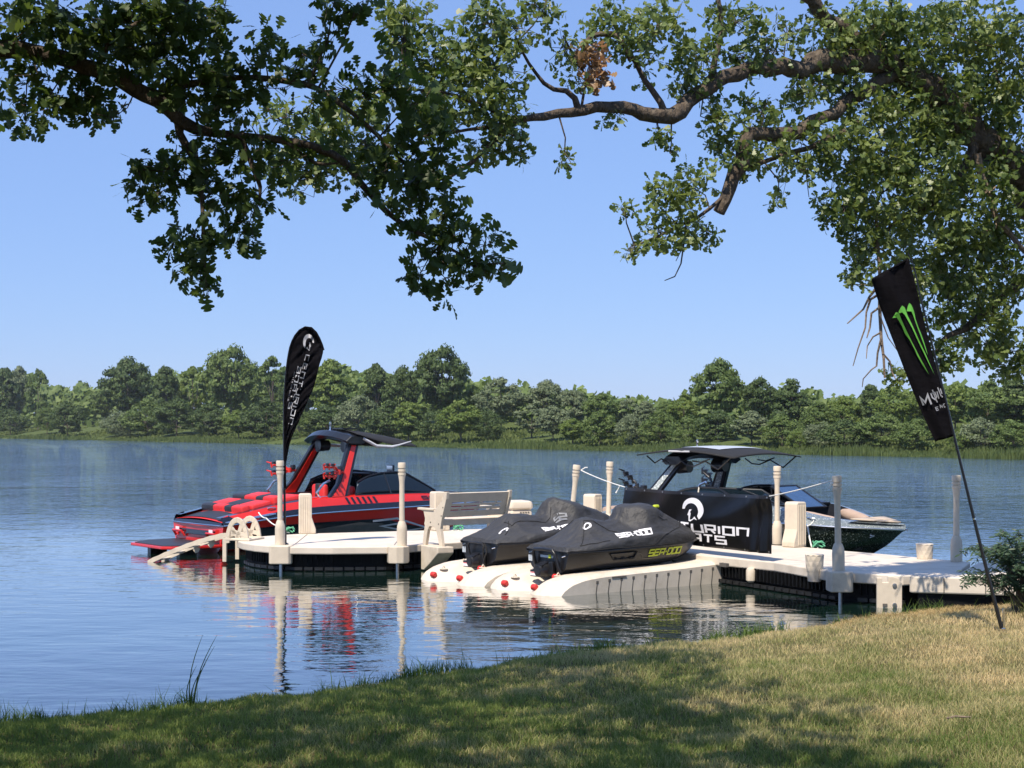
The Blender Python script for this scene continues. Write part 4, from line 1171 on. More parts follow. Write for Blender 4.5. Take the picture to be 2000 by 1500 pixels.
        # board rack: forked arms reaching aft
        m = MB(); k = c['rack_k']; x0 = tb + (tt - tb) * k - .15; z = zt0 + (zt1 - zt0) * k; y = sg * (1.06 - .34 * k); up = c['rack_up']
        def P_(dx, dy, dz):
            ca, sa = math.cos(up), math.sin(up); return Vector((x0 - dx * ca - dz * sa * 0 , y + dy * sg, z + dx * sa + dz))
        m.tube([P_(-.05, 0, 0), P_(.10, .08, 0), P_(.22, .14, .0)], .03, 8)
        for dz in (-.09, .09):
            m.tube([P_(.12, .10, 0), P_(.20, .14, dz), P_(.46, .16, dz)], .024, 8)
            for dx in (.24, .36, .48):
                m.tube([P_(dx, .16, dz - .05), P_(dx + .02, .17, dz + .045), P_(dx + .06, .28, dz + .065)], [.022, .02, .013], 6)
        m.lathe([(.05, -.05), (.055, 0), (.05, .05)], 10, tuple(P_(.10, .08, 0)))
        rk = m.build('board_rack', c['rack'], t, smooth=True)
        m = MB()
        for dz in (-.09, .09):
            for dx in (.30, .42):
                p = P_(dx, .19, dz + .055); m.rbox(p, (.06, .10, .05), .015)
        m.rbox(P_(.04, .05, .07), (.10, .12, .10), .03)
        m.build('rack_pad', M['black_metal'], rk, smooth=True)
    # tower head
    m = MB(); rings = []
    for y in np.linspace(-.86, .86, 13):
        a = abs(y) / .86; xc = tt - .02 - .12 * (1 - a ** 2); z = zt1 + .02 + .12 * (1 - a ** 2.2); hw = .30 - .04 * a; th = .085
        rings.append([Vector((xc - hw, y, z - .02)), Vector((xc - hw * .5, y, z + th)), Vector((xc + hw * .6, y, z + th)), Vector((xc + hw, y, z)), Vector((xc + hw * .5, y, z - th)), Vector((xc - hw * .6, y, z - th))])
    m.loft(rings, True, True); th_ = m.build('tower_head', M['black_metal'], t, bevel=.015)
    for sg in (-1, 1):
        m = MB(); m.tube([(tt - .12, sg * .52, zt1 - .10), (tt - .14, sg * .52, zt1 - .10), (tt + .12, sg * .52, zt1 - .10)], [.12, .135, .11], 14); m.build('tower_speaker', M['black_metal'], th_, smooth=True)
    m = MB(); m.lathe([(.028, 0), (.028, .03), (.016, .05), (.016, .13), (.022, .14), (.022, .19), (.01, .2)], 10, (tt - .14, .0, zt1 + .2)); m.build('stern_light', M['chrome'], th_, smooth=True)
    m = MB(); m.box((tt + .05, -.2, zt1 + .26), (.34, .5, .03)); m.box((tt + .02, -.35, zt1 + .22), (.03, .03, .07)); m.box((tt + .02, 0, zt1 + .22), (.03, .03, .07)); m.build('tower_rail', M['black_metal'], th_)
    # bimini
    if kind == 'drooping':
        def bim(u, v):
            x = tt - .05 + u * 1.55; y = (v * 2 - 1) * (.92 - .12 * u)
            z = zt1 + .24 + .05 * math.sin(u * 3) - .22 * u ** 1.4 - (.10 + .16 * math.sin(math.pi * min(1, u * .9))) * abs(v * 2 - 1) ** 2.2 - .05 * math.sin(u * 3.14) * (1 - abs(v * 2 - 1))
            return Vector((x, y, z))
        m = MB(); m.grid(bim, 20, 14); m.build('bimini', M['canvas'], t, smooth=True, solid=.008)
        for sg in (-1, 1):
            m = MB(); m.tube([(tt + .12, sg * .86, zt1 + .06), (tt + .42, sg * .90, zt1 - .10), (tt + .80, sg * .90, zt1 - .12), (tt + .98, sg * .87, zt1 - .09), (tt + 1.34, sg * .81, zt1 - .01)], [.03, .035, .03, .02, .012], 8)
            m.build('bimini_arm', M['silver_print'], t, smooth=True)
    else:
        def bim(u, v, dz=0):
            a = abs(v * 2 - 1); x = tt - .66 + u * 2.19
            return Vector((x, (v * 2 - 1) * (1.12 - .25 * max(0, u - .5)), zt1 + .17 + .10 * math.sin(math.pi * (.12 + .8 * u)) - .07 * a ** 2 - .10 * max(0, u - .55) - .07 * max(0, .35 - u) + dz))
        m = MB(); m.grid(bim, 24, 14); bi = m.build('bimini', M['canvas'], t, smooth=True, solid=.02)
        m = MB(); m.grid(lambda u, v: bim(.30 + .42 * u, .2 + .6 * v, .022), 10, 8); m.build('roof_panel', M['silver_print'], bi, smooth=True)
        for sg in (-1, 1):
            m = MB(); y = sg * .95
            m.tube([(tt + 1.45, y, zt1 + .10), (tt + 1.15, y, zt1 - .12), (tt + .85, y, zt1 + .02), (tt + .6, y, zt1 - .07), (tt + .42, y, zt1 - .06), (tt + .25, y, zt1 + .04)], .014, 6)
            m.tube([(tt + .95, y, zt1 + .06), (tt + .75, y, zt1 - .0), (tt + .55, y, zt1 + .02)], .013, 6)
            m.tube([(tt - .56, y, zt1 + .10), (tt - .36, y, zt1 - .03), (tt - .2, y, zt1 + .05), (tt - .02, y, zt1 - .02)], .013, 6)
            m.build('bimini_arm', M['black_metal'], t, smooth=True)
            m = MB(); m.tube([tuple(bim(.36, .5 + .5 * sg)), tuple(bim(.58, .5 + .5 * sg))], .018, 6); m.build('bimini_strip', M['silver_print'], bi)
    # windshield
    w0, w1, w2, w3 = c['ws']
    for sg in (-1, 1):
        def sidew(u, v):
            s = w0 + (w2 - w0) * u; y0 = hb(s / L_) - .19; z0 = zg(s / L_) + .02
            prof = np.interp(u, [0, .12, .3, .5, .62, 1.0], [.55, .80, .97, 1.0, .96, .02])
            return Vector((s + .10 * v * (1 - u), sg * (y0 - .16 * v * prof), z0 + (.05 + .40 * prof * c['wsh']) * v))
        m = MB(); m.grid(sidew, 14, 4); g = m.build('side_window', M['glass'], t, smooth=True, solid=.008)
        m = MB(); m.tube([sidew(i / 14, 1) for i in range(15)], .020, 8); m.tube([sidew(.42, v / 4) + Vector((-.14 * v / 4, 0, 0)) for v in range(5)], .022, 6); m.tube([sidew(i / 14, 0) for i in range(15)], .02, 6); m.build('window_frame', M['black_metal'], g, smooth=True)
        # raked front corner pane running down to the bow walk-through
        a, b = sidew(.62, 1), sidew(1, 0)
        f0 = Vector((w3 - .15, sg * .34, a.z - .03)); f1 = Vector((w3 + .42, sg * .40, zg(w3 / L_) + .02)); fm = Vector((w3 + .52, sg * (hb((w3 + .3) / L_) - .36), zg(w3 / L_) + .02))
        m = MB(); m.add([a, f0, f1, fm, b], [(0, 1, 2, 3), (0, 3, 4)]); g2 = m.build('front_window', M['glass'], t, solid=.008)
        m = MB(); m.tube([a, f0, f1, fm, b, a], .022, 8); m.tube([(a + f0) / 2, (f1 + fm) / 2], .016, 6); m.build('window_frame', M['black_metal'], g2, smooth=True)
    # centre pane swung open
    cx0 = w3 + c['open_dx']
    m = MB(); q = [Vector((cx0 - .42, -.36, 1.44 * c['oz'])), Vector((cx0 - .42, .36, 1.44 * c['oz'])), Vector((cx0 + .25, .34, 1.06 * c['oz'])), Vector((cx0 + .25, -.34, 1.06 * c['oz']))]
    m.add(q, [(0, 1, 2, 3)]); g3 = m.build('centre_window', M['glass'] if kind == 'drooping' else mat('blue_window', (.03, .07, .16), .05, spec=.6), t, solid=.008)
    m = MB(); m.tube(q + [q[0]], .024, 8); m.tube([q[3], q[3] + Vector((0, 0, -.2))], .016, 6); m.tube([q[0], q[0] + Vector((.02, 0, -.45))], .014, 6); m.build('window_frame', M['black_metal'], g3, smooth=True)
    # mirror on the windshield
    mx_ = w3 + .05
    if kind == 'drooping':
     m = MB()
     m.tube([(mx_, .1, 1.32), (mx_, .1, 1.40)], .012, 6); m.rbox((mx_, .1, 1.52), (.05, .26, .17), .02); mi = m.build('mirror', M['black_metal'], t, smooth=True)
     m = MB(); m.box((mx_ - .028, .1, 1.52), (.004, .22, .14)); m.build('mirror_glass', M['chrome'], mi)
    # seats
    for (x, y) in ((w1 - .25, -.55), (w1 - .2, .6)):
        m = MB(); m.rbox((x, y, .62), (.50, .52, .16), .06); m.rbox((x - .26, y, .93), (.14, .52, .56), .06)
        se = m.build('helm_seat', c['seat'], t, smooth=True)
        m = MB(); m.rbox((x - .26, y, .94), (.16, .18, .57), .03); m.build('seat_stripe', M['black_seat'], se, smooth=True)
    m = MB(); m.rbox((w1 + .45, -.6, .78), (.35, .8, .5), .08); m.build('dashboard', M['black_seat'], t, smooth=True)
    for sg in (-1, 1):
        m = MB(); m.rbox((cp0 * L_ + .55, sg * .62, .72), (1.3, .34, .34), .08); m.build('lounge_seat', M['black_seat'], t, smooth=True)
        pts = [Vector((s, sg * (inner(s) - .05), zg(s / L_) + c['bowpad'])) for s in np.linspace(.745 * L_, .855 * L_, 8)]
        m = MB(); m.tube(pts, [.07, .105, .115, .115, .115, .115, .105, .07], 10); m.build('bow_cushion', c['bowc'], t, smooth=True)
    # foredeck
    f0 = .885 * L_
    m = MB(); m.grid(lambda u, v: Vector((f0 + (L_ - .02 - f0) * u, (v * 2 - 1) * max(.012, hb((f0 + (L_ - .02 - f0) * u) / L_) - .08), zg((f0 + (L_ - .02 - f0) * u) / L_) + .03 + .02 * (1 - (v * 2 - 1) ** 2))), 10, 8); fd = m.build('foredeck', c['gun'], t, smooth=True)
    for k, (a, b) in enumerate(((.02, .45), (.5, .88))):
        for sg in (-1, 1):
            m = MB(); m.grid(lambda u, v: Vector((f0 + (L_ - .02 - f0) * (a + (b - a) * u), sg * (.02 + v * max(.012, hb((f0 + (L_ - .02 - f0) * (a + (b - a) * u)) / L_) - .16)), zg((f0 + (L_ - .02 - f0) * (a + (b - a) * u)) / L_) + .068)), 5, 3); m.build('foredeck_pad', c['bowp'], fd, smooth=True, solid=.02)
    m = MB()
    for s in (1.05, .80 * L_):
        p = top(s, .85, -1); m.tube([p + Vector((-.09, -.01, .0)), p + Vector((-.05, -.035, .01)), p + Vector((.05, -.035, .01)), p + Vector((.09, -.01, 0))], .014, 8)
    m.build('cleat', M['chrome'], t, smooth=True)
    return t, hull, top, hu

cR = dict(hull=M['red_paint'], band=M['black_paint'], gun=M['red_paint'], plat=M['red_paint'], tower=M['red_panel'], rack=M['red_panel'], split=.46, bowz=.80,
          cush=[M['red_vinyl'], M['black_seat']], tower_x=2.62, tower_z=2.13, split0=.97, rack_k=.46, rack_up=0.05, ws=(3.0, 3.6, 5.1, 4.55), wsh=1.0, oz=1.0, open_dx=-.30, seat=M['red_vinyl'], bowc=M['red_vinyl'], bowp=M['black_seat'], bowpad=-.16)
red_boat, hullR, topR, huR = make_boat('wake_boat', 'red and black wake boat with red tower legs and drooping black canopy', 7.1, cR, 'drooping')
red_boat.location = (-6.18, 30.2, .0); red_boat.rotation_euler = (0, 0, R(38))
def patch(fn, poly, name, m_, parent, lift, n=6):
    """flat graphic on the starboard side; poly in (s, v)"""
    mb = MB(); k = len(poly)
    P_ = [Vector(p) for p in poly]; c_ = sum(P_, Vector((0, 0))) / k
    vs = []; 
    for i in range(k):
        a, b = P_[i], P_[(i + 1) % k]
        for j in range(n):
            q0, q1 = a.lerp(b, j / n), a.lerp(b, (j + 1) / n)
            prev = None
            for r_ in range(4):
                f0, f1 = r_ / 4, (r_ + 1) / 4
                quad = [c_.lerp(q0, f0), c_.lerp(q1, f0), c_.lerp(q1, f1), c_.lerp(q0, f1)]
                pts = [fn(q.x, q.y, -1) + Vector((0, -lift, .0)) for q in quad]
                if r_ == 0: mb.add([pts[0], pts[2], pts[3]], [(0, 1, 2)])
                else: mb.add(pts, [(0, 1, 2, 3)])
    return mb.build(name, m_, parent, fix=False)
patch(hullR, [(.10, .84), (3.55, .80), (4.95, .44), (4.6, .36), (.1, .36)], 'black_graphic', M['black_paint'], huR, .008)
patch(hullR, [(1.0, .60), (3.0, .76), (3.55, .70), (4.1, .50), (1.0, .45)], 'grey_graphic', M['grey_hull'], huR, .013)
mb = MB()
for pl in ([(3.32, .76), (3.92, .775), (4.75, .50), (4.2, .48), (3.55, .64), (3.95, .66), (4.1, .60)],):
    for q in ribbon([(a * 1.0, b * 1.35) for a, b in pl], .055): mb.add([hullR(p.x, p.y / 1.35, -1) + Vector((0, -.019, 0)) for p in q], [(0, 1, 2, 3)])
mb.build('badge_outline', M['silver_print'], huR, fix=False)
patch(hullR, [(.1, .33), (2.1, .38), (2.6, .34), (2.6, .30), (.1, .30)], 'red_graphic', M['red_paint'], huR, .012)
mb = MB()
def fnt(u, v, k): return topR(4.62 + .92 * u, .58 + .26 * v, -1) + Vector((0, -.010 - .001 * k, .004))
put_text(mb, 'SKULL', fnt, stroke=.22, gap=.3); mb.build('lettering', M['black_paint'], red_boat, fix=False)
mb = MB()
for k in range(6):
    mb.add([topR(s, v, -1) + Vector((0, -.008, .003)) for s, v in ((2.75 + k * .13, .5), (2.81 + k * .13, .5), (2.76 + k * .13, .97), (2.70 + k * .13, .97))], [(0, 1, 2, 3)])
mb.build('slash_mark', M['black_paint'], red_boat, fix=False)
mb = MB()
for (a, b) in (((.05, .88), (1.0, .95)), ((1.0, .95), (1.1, .78)), ((.18, .62), (1.1, .78)), ((.05, .88), (.18, .62)), ((.75, .93), (.6, .7))):
    p, q = topR(a[0], a[1] * .46, -1), topR(b[0], b[1] * .46, -1); mb.tube([p + Vector((0, -.02, 0)), q + Vector((0, -.02, 0))], .013, 6)
mb.build('chrome_trim', M['chrome'], red_boat)

cB = dict(hull=M['dark_flake'], band=M['silver_flake'], gun=M['silver_flake'], plat=M['black_paint'], tower=M['silver_flake2'], rack=M['black_metal'], split=.5, split0=.5, bowz=.69,
          cush=[M['tan_vinyl'], M['black_seat']], tower_x=1.75, tower_z=1.78, rack_k=.28, rack_up=.55, ws=(2.3, 2.9, 4.0, 4.1), wsh=.62, oz=.94, open_dx=.50, seat=M['tan_vinyl'], bowc=M['tan_vinyl'], bowp=M['tan_pad'], bowpad=-.065)
dark_boat, hullB, topB, huB = make_boat('wake_boat', 'dark speckled wake boat with flat black canopy moored behind the banner', 6.7, cB, 'flat')
HB = math.atan2(-.73, .68)
bow = Vector((6.60, 25.75, 0)); dark_boat.location = bow - Vector((math.cos(HB), math.sin(HB), 0)) * 6.7; dark_boat.rotation_euler = (0, 0, HB)
patch(hullB, [(1.0, .93), (3.75, .93), (4.35, .55), (4.2, .40), (1.0, .36)], 'grey_graphic', M['grey_hull'], huB, .008)
mb = MB(); mb.tube([hullB(6.3, .62, -1) + Vector((0, -.02, 0)), hullB(6.36, .5, -1) + Vector((0, -.04, 0)), hullB(6.3, .45, -1) + Vector((0, -.02, 0))], .014, 8); mb.build('bow_eye', M['chrome'], huB, smooth=True)

# mooring ropes
def mooring(name, label, pts, knot, r=.012):
    root = Vector(pts[0]); t = thing(name, label, 'rope', root, 0, 'green and white mooring ropes')
    m = MB(); m.tube([p - root for p in rope([Vector(p) for p in pts], r, .03, 8)], r, 6); m.build('line', M['rope_white'], t, smooth=True)
    m = MB(); rnd = random.Random(len(label)); kq = Vector(knot) - root
    pk = [kq + Vector((.10 * math.cos(i * .9), .06 * math.sin(i * 1.7), .04 + .05 * math.sin(i * 1.3) + .02)) for i in range(18)]
    m.tube(pk, .013, 6); m.build('knot', M['rope_green'], t, smooth=True)
    return t
k0 = on_z(565, 1041, DZ); mooring('mooring_rope', 'pale rope from the red boat\'s stern with green knot by the first bumper', [at(505, 1001, 29.0), at(520, 1012, 28.8), at(545, 1028, 28.4), k0], k0)
k1 = on_z(895, 1036, DZ); mooring('mooring_rope', 'green rope coil seen under the bench seat', [k1, k1 + Vector((.12, -.2, .01)), k1 + Vector((.28, -.5, .01))], k1)
k2 = on_z(1598, 1070, DZ); mooring('mooring_rope', 'green rope coil on the walkway beside the dark speckled hull', [at(1590, 1016, 25.9), at(1577, 1026, 25.9), k2 + Vector((-.1, .05, .02)), k2], k2)
# ------------------------------------------------------------------ foliage tools
OAK = [(0, .012), (.12, .03), (.20, .15), (.28, .15), (.34, .05), (.44, .27), (.53, .29), (.59, .08), (.69, .34), (.79, .36), (.85, .17), (.92, .24), (.98, .14), (1.0, .03)]
OAK_S = [(0, .015), (.22, .13), (.32, .06), (.50, .27), (.60, .13), (.76, .31), (.90, .24), (1.0, .05)]
def rand_dirs(rng, n):
    v = rng.normal(size=(n, 3)); return v / np.linalg.norm(v, axis=1, keepdims=True)
def leaf_cloud(name, base, along, up, size, outline, m, parent, bend=.25, rng=None):
    """one lobed blade per row: base point, direction of the midrib, facing, length"""
    n = len(base); al = along / np.linalg.norm(along, axis=1, keepdims=True)
    si = np.cross(al, up); si /= np.maximum(np.linalg.norm(si, axis=1, keepdims=True), 1e-6); nr = np.cross(si, al)
    k = len(outline); V = np.zeros((n, k, 2, 3))
    jit = rng.uniform(.8, 1.2, size=(n, 1)) if rng is not None else 1
    cup = rng.uniform(-.12, .25, size=(n, 1)) if rng is not None else .1
    bd = (bend * rng.uniform(.2, 1.8, size=(n, 1))) if rng is not None else bend
    for i, (t, w) in enumerate(outline):
        c = base + al * (t * size[:, None]) - nr * (bd * t * t * size[:, None] * .6)
        V[:, i, 0] = c - si * (w * size[:, None] * jit) + nr * (cup * w * size[:, None])
        V[:, i, 1] = c + si * (w * size[:, None] * jit) + nr * (cup * w * size[:, None])
    idx = np.arange(n * k * 2).reshape(n, k, 2)
    Q = np.stack([idx[:, :-1, 0], idx[:, :-1, 1], idx[:, 1:, 1], idx[:, 1:, 0]], axis=-1).reshape(-1, 4)
    return fast_mesh(name, V.reshape(-1, 3), Q, m, parent)
def sprigs(rng, centers, per, spread, size, droop=.35, face=.5):
    """leaves radiating from twig ends"""
    n = len(centers); C = np.repeat(centers, per, axis=0)
    d = rand_dirs(rng, n * per); d[:, 2] -= droop; d /= np.linalg.norm(d, axis=1, keepdims=True)
    base = C + d * (spread * rng.uniform(.1, 1, size=(n * per, 1)))
    up = rand_dirs(rng, n * per) * .9; up[:, 2] += face; up[:, 1] -= .35
    return base, d, up, size * rng.uniform(.6, 1.2, size=n * per)

ALL_LIMBS = {}
def oak(name, label, root, limbs, blobs, d0, spread_d, leaf_len, outline, per, dens, m_leaf, seed, trunk_pts, extra=None, extra_mat=None, df=None):
    df = df or (lambda px: d0)
    rng = np.random.default_rng(seed)
    rootv = Vector(root); t = thing(name, label, 'tree', rootv)
    # trunk
    m = MB(); pts = [Vector(p) - rootv for p, r_ in trunk_pts]; m.tube(pts, [r_ for p, r_ in trunk_pts], 14); m.build('trunk', M['bark'], t, smooth=True)
    allpts = []
    for limb in limbs:
        pl = []; rr = []
        nn = 6
        P_ = [at(q[0], q[1], df(q[0])) if not isinstance(q[0], Vector) else q[0] for q in limb]
        W_ = [(q[2] * df(q[0]) / F) if not isinstance(q[0], Vector) else q[1] for q in limb]
        L = [0]
        for i in range(1, len(P_)): L.append(L[-1] + (P_[i] - P_[i - 1]).length)
        fx, fy, fz = sm(L, [p.x for p in P_]), sm(L, [p.y for p in P_]), sm(L, [p.z for p in P_]); fr = sm(L, W_)
        n_ = max(8, int(L[-1] / (.10 if d0 < 15 else .16)))
        for i in range(n_ + 1):
            s = L[-1] * i / n_; r_ = max(.004, fr(s))
            j = Vector((mnoise.noise(Vector((s * 3, seed, 1))), mnoise.noise(Vector((s * 3, seed, 5))), mnoise.noise(Vector((s * 3, seed, 9))))) * r_ * .9
            pl.append(Vector((fx(s), fy(s), fz(s))) + j - rootv); rr.append(r_ * .95 * (1 + .25 * mnoise.noise(Vector((s * 5, 3, seed)))))
        m = MB(); m.tube(pl, rr, 10); m.build('limb', M['bark'], t, smooth=True)
        allpts += pl
    A = np.array([tuple(p) for p in allpts])
    cs = []; tw = MB()
    for (px, py, rx, ry, *rest) in blobs:
        dd_ = df(px); c = np.array(at(px, py, dd_)) - np.array(rootv); sx, sz = rx * dd_ / F, ry * dd_ / F
        k = max(3, int(dens * rx * ry / 1000.0 * (rest[0] if rest else 1) * (1.7 if px > 1600 and d0 > 15 else 1)))
        q = rand_dirs(rng, k) * (rng.uniform(0.1, 1, size=(k, 1)) ** .42)
        p = c + q * np.array([sx, spread_d * (sx + sz) * .5, sz])
        cs.append(p)
        i0 = int(np.argmin(((A - c) ** 2).sum(1))); start = Vector(A[i0]); cen = Vector(c)
        bend = Vector(rng.normal(size=3)) * .06
        r0 = min(.03, .006 + .0035 * (start - cen).length * 3) * (.75 if d0 < 15 else 1.0)
        mid_ = start.lerp(cen, .5) + bend
        tw.tube([start, mid_, cen], [r0, r0 * .75, r0 * .5], 5)
        for s_ in p[: min(k, 9 if d0 < 15 else 12)]:
            s_ = Vector(s_); b = mid_.lerp(cen, .5 + .5 * rng.random()); e = b.lerp(s_, .5) + Vector(rng.normal(size=3)) * .05
            tw.tube([b, e, s_], [r0 * .5, r0 * .38, .003], 4, caps=False)
    tag(tw.build('twigs', M['bark'], t, smooth=True, fix=False), kind='stuff')
    C_ = np.concatenate(cs)
    b, d, u, s = sprigs(rng, C_, per, leaf_len * .45, leaf_len)
    leaf_cloud('crown', b, d, u, s, outline, m_leaf, t, rng=rng)
    if extra is not None:
        b, d, u, s = sprigs(rng, extra - np.array(rootv), 6, .22, .24)
        leaf_cloud('upper_crown', b, d, u, s, OAK_S, extra_mat or m_leaf, t, rng=rng)
    return t
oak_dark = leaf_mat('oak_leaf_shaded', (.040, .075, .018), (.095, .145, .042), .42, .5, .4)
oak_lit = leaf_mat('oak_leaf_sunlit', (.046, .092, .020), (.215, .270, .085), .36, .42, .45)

# left oak: limbs hang into the frame about 12 m away
D1 = 12.0
LT = Vector((-7.2, 7.6, float(ground_h(-7.2, 7.6))))
trunkL = [(LT + Vector((0, 0, -.2)), .55), (LT + Vector((.05, .05, .5)), .42), (LT + Vector((.1, .2, 2.2)), .36), (LT + Vector((.3, .5, 4.2)), .30), (LT + Vector((.6, .8, 6.0)), .20), (LT + Vector((1.0, 1.2, 8.2)), .08)]
jL = LT + Vector((.25, .45, 3.9))
limbsL = [
 [(jL, .17), (Vector((-5.4, 10.2, 5.0)), .11), (0, 100, 19), (90, 104, 17), (170, 131, 17), (240, 156, 17), (300, 190, 17), (332, 220, 15), (357, 240, 14), (410, 258, 10), (480, 265, 8), (560, 276, 8.5), (620, 290, 8.5), (680, 325, 8), (710, 364, 7), (750, 408, 6), (790, 440, 5), (850, 470, 4), (905, 500, 2.5)],
 [(350, 238, 11), (352, 272, 9), (380, 310, 7.5), (392, 350, 6), (395, 420, 4.5), (398, 500, 3), (402, 550, 1.6)],
 [(300, 190, 8), (370, 165, 7), (450, 152, 6.5), (530, 155, 6.5), (605, 166, 6.5), (660, 198, 6), (710, 240, 5), (765, 292, 4), (810, 340, 3)],
 [(470, 262, 6), (490, 320, 5.5), (510, 370, 4), (505, 400, 2)],
 [(190, 138, 7), (210, 90, 6), (260, 50, 5), (330, 20, 4), (400, -20, 3)],
 [(560, 278, 4), (620, 320, 3), (660, 318, 2)]]
blobsL = [(60, 40, 95, 60), (150, 55, 95, 60), (255, 35, 100, 60), (350, 60, 90, 70), (415, 30, 45, 45), (60, 150, 60, 45), (50, 215, 50, 38), (105, 200, 45, 38), (160, 185, 60, 40), (232, 222, 50, 26, .8),
 (200, 130, 80, 60), (300, 125, 80, 60), (400, 130, 80, 70), (450, 195, 60, 45), (520, 95, 55, 42), (590, 100, 45, 50), (640, 75, 20, 35), (650, 12, 55, 22), (700, 4, 18, 14), (560, 165, 70, 36, .6), (680, 170, 62, 50, .6), (755, 150, 55, 60, .6),
 (820, 195, 70, 70, .6), (845, 255, 62, 56, .7), (270, 330, 40, 42), (340, 335, 55, 55), (300, 380, 38, 36), (400, 330, 50, 50), (442, 385, 46, 44), (502, 385, 42, 44), (485, 440, 26, 34), (385, 465, 58, 42), (380, 520, 46, 34), (412, 558, 28, 18), (335, 480, 18, 20),
 (490, 300, 55, 40), (440, 265, 50, 34), (560, 315, 44, 26), (610, 300, 50, 28, .6), (700, 285, 80, 48, .65), (770, 320, 60, 55), (845, 335, 66, 55), (722, 372, 34, 24), (800, 400, 66, 46), (870, 418, 50, 46), (895, 470, 56, 38), (850, 508, 50, 36), (958, 480, 36, 40), (932, 530, 36, 32), (880, 560, 24, 22), (820, 536, 26, 24), (985, 515, 20, 16), (600, 225, 55, 34, .4), (370, 200, 55, 40), (500, 225, 40, 30, .7)]
rngx = np.random.default_rng(11)
def canopy(rng, n, xr, yr, thick, lo=.45, f=None):
    out = []
    while len(out) < n:
        x, y = rng.uniform(*xr), rng.uniform(*yr)
        zmin = max(4.6, 2.4 + .2795 * y + lo)
        z = zmin + rng.random() ** 1.3 * thick
        if f is None or f(x, y, z): out.append((x, y, z))
    return np.array(out)
def keepL(x, y, z):
    # crown edge sweeps in towards the water on the right; small gaps let flecks of sun through
    lim = .25 - .27 * max(0, y - 7.5) + .35 * math.sin(y * 1.3)
    if x > lim: return False
    return mnoise.noise(Vector((x * .85, y * .85, 2.0))) + .35 * mnoise.noise(Vector((x * 2.6, y * 2.6, 7))) > -.50
extraL = canopy(rngx, 4200, (-11, 1.2), (.5, 12.2), 2.2, .5, keepL)
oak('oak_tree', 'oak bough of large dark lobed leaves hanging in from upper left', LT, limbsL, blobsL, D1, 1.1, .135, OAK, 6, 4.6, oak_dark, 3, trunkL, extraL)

# right oak: sunlit, about 20 m away, trunk just outside the frame
D2 = 20.0
def DR(px): return float(np.interp(px, [500, 900, 1300, 1700, 2000], [15.6, 16.2, 17.4, 18.8, 20.0]))    # the bough reaches towards the viewer
RT = Vector((8.0, 18.4, float(ground_h(8.0, 18.4))))
trunkR = [(RT + Vector((0, 0, -.3)), .62), (RT + Vector((0, 0, .5)), .46), (RT + Vector((-.05, .2, 2.0)), .40), (RT + Vector((-.2, .6, 3.6)), .36), (RT + Vector((-.1, 1.0, 6)), .26), (RT + Vector((.1, 1.4, 9.5)), .10)]
jR = RT + Vector((-.18, .55, 3.3))
limbsR = [
 [(jR, .26), (1990, 345, 33), (1940, 290, 31), (1890, 238, 29), (1835, 185, 28), (1780, 150, 26), (1720, 124, 25), (1660, 120, 24), (1600, 124, 22), (1530, 132, 18), (1460, 138, 16), (1410, 150, 15), (1375, 178, 15), (1340, 206, 17), (1300, 226, 17), (1260, 220, 14), (1200, 210, 13), (1130, 216, 10.5), (1060, 226, 9), (1000, 238, 6), (930, 252, 4), (860, 262, 2.5)],
 [(1750, 135, 16), (1690, 180, 14), (1630, 215, 13), (1575, 248, 14), (1530, 262, 15), (1480, 262, 14), (1456, 275, 15), (1441, 320, 15), (1422, 370, 14), (1409, 416, 12.5)],
 [(1560, -20, 15), (1600, 20, 15), (1650, 60, 15), (1720, 118, 15)],
 [(1940, 290, 18), (1880, 260, 17), (1830, 238, 16), (1800, 225, 13)],
 [(2060, 520, 12), (1990, 556, 11), (1930, 602, 9.5), (1890, 640, 7.5), (1850, 655, 6), (1828, 692, 4)],
 [(1300, 226, 8), (1270, 170, 6), (1240, 120, 5), (1215, 80, 4), (1190, 30, 3)],
 [(1375, 178, 8), (1400, 110, 6), (1410, 50, 5), (1400, -10, 4)],
 [(1130, 216, 8), (1110, 180, 6), (1085, 175, 5), (1040, 135, 3.5), (1010, 80, 2.5)],
 [(1000, 238, 5), (940, 205, 4), (860, 180, 3), (780, 175, 2.2), (700, 190, 1.6)],
 [(1000, 238, 5), (950, 290, 4.5), (905, 330, 5), (880, 345, 4), (760, 340, 2.5), (660, 320, 2)],
 [(1430, 340, 5), (1480, 320, 5), (1540, 300, 5), (1600, 280, 6), (1680, 240, 8)],
 [(1420, 375, 4), (1370, 420, 3.5), (1320, 445, 3), (1240, 480, 2)],
 [(1230, 118, 4), (1205, 70, 6), (1150, 75, 5), (1130, 130, 3)],
 [(1735, 130, 8), (1722, 90, 6), (1738, 40, 5), (1740, -10, 4)],
 [(1900, 270, 12), (1880, 340, 9), (1810, 400, 7), (1740, 440, 5), (1700, 500, 4)]]
